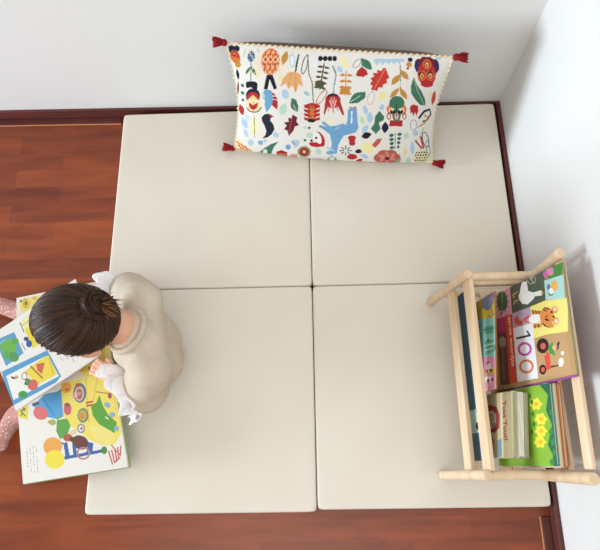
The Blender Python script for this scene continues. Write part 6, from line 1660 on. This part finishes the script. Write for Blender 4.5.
    for k in range(90):
        r0 = rnd.uniform(.008, .030); z0 = rnd.uniform(-.014, .012); a0 = rnd.uniform(0, 2*PI); tl = rnd.uniform(-.35, .35); ax2 = rnd.uniform(0, 2*PI); pts = []
        for q in range(26):
            a = a0 + q/25*rnd.uniform(5.0, 5.2); rr = r0*(1+.12*math.sin(2*a+k))
            pts.append(bc + (bx*math.cos(a) + by*math.sin(a))*rr + bd*(z0*(1-(r0/.04)**2) + tl*rr*math.sin(a+ax2)*.8))
        so.add(tube_data(pts, [.0008] + [.0019]*24 + [.0006], 5), haircol(rnd.random()**1.3))
    so.add(ellipsoid(bc - bd*.004, (bx*.016, by*.016, bd*.014), 16, 10), haircol(.05))
    for k in range(60):       # ends sticking out of the knot towards the neck
        a = rnd.gauss(0, .5); d0 = (Vv(.95, -.45, -.12) + Vv(rnd.gauss(0, .22), rnd.gauss(0, .42), rnd.gauss(0, .22))).normalized()
        L = rnd.uniform(.022, .044); p0 = bc + d0*.010 + bd*rnd.uniform(-.008, .008)
        so.add(tube_data([p0, p0 + d0*L*.5 + Vv(0, 0, .003), p0 + d0*L + Vv(0, 0, -.005)], [.0017, .0014, .0004], 5), [x*(1 if i == 3 else 1) for i, x in enumerate(lin(rnd.choice(['#6b4526', '#84592f', '#4a2d18', '#2c1a10'])))])
    so.obj('bun', M['hair'], hair)
    so = Soup(); c0 = skull(bdir, 1.03)
    so.add(tube_data([c0 + (bx*math.cos(2*PI*i/24) + by*math.sin(2*PI*i/24))*.0135 for i in range(24)], .0035, 8, True)); so.obj('hair_tie', mat('dark_hair_tie', '#2a2430', .8), hair)
make_child()

# ---------------------------------------------------------------- camera and light
c = GEO['cam']['p']
cam = bpy.data.cameras.new('camera'); co = bpy.data.objects.new('camera', cam); COL.objects.link(co)
co.location = c[:3]; co.rotation_euler = c[3:6]; cam.sensor_width = 36; cam.lens = c[6]/600*36; cam.clip_start = .02
scene.camera = co
wd = bpy.data.worlds.new('daylight'); scene.world = wd; wd.use_nodes = True
bg = wd.node_tree.nodes['Background']; bg.inputs['Color'].default_value = (1.0, .97, .93, 1); bg.inputs['Strength'].default_value = .60
def area(name, loc, target, sx, sy, power, color):
    l = bpy.data.lights.new(name, 'AREA'); l.shape = 'RECTANGLE'; l.size = sx; l.size_y = sy; l.energy = power; l.color = color
    o = bpy.data.objects.new(name, l); COL.objects.link(o); o.location = loc
    o.rotation_euler = (Vector(target) - Vector(loc)).to_track_quat('-Z', 'Y').to_euler()
    return o
area('window_light', (-4.8, -.9, .75), (.5, -.2, .3), 1.4, 1.3, 262, (.77, .895, 1.0))
area('ceiling_bounce', (-.3, -1.2, 2.45), (0, 0, 0), 1.6, 1.6, 20, (1, .97, .92))
scene.view_settings.view_transform = 'Standard'; scene.view_settings.look = 'None'
scene.view_settings.exposure = 0; scene.view_settings.gamma = 1
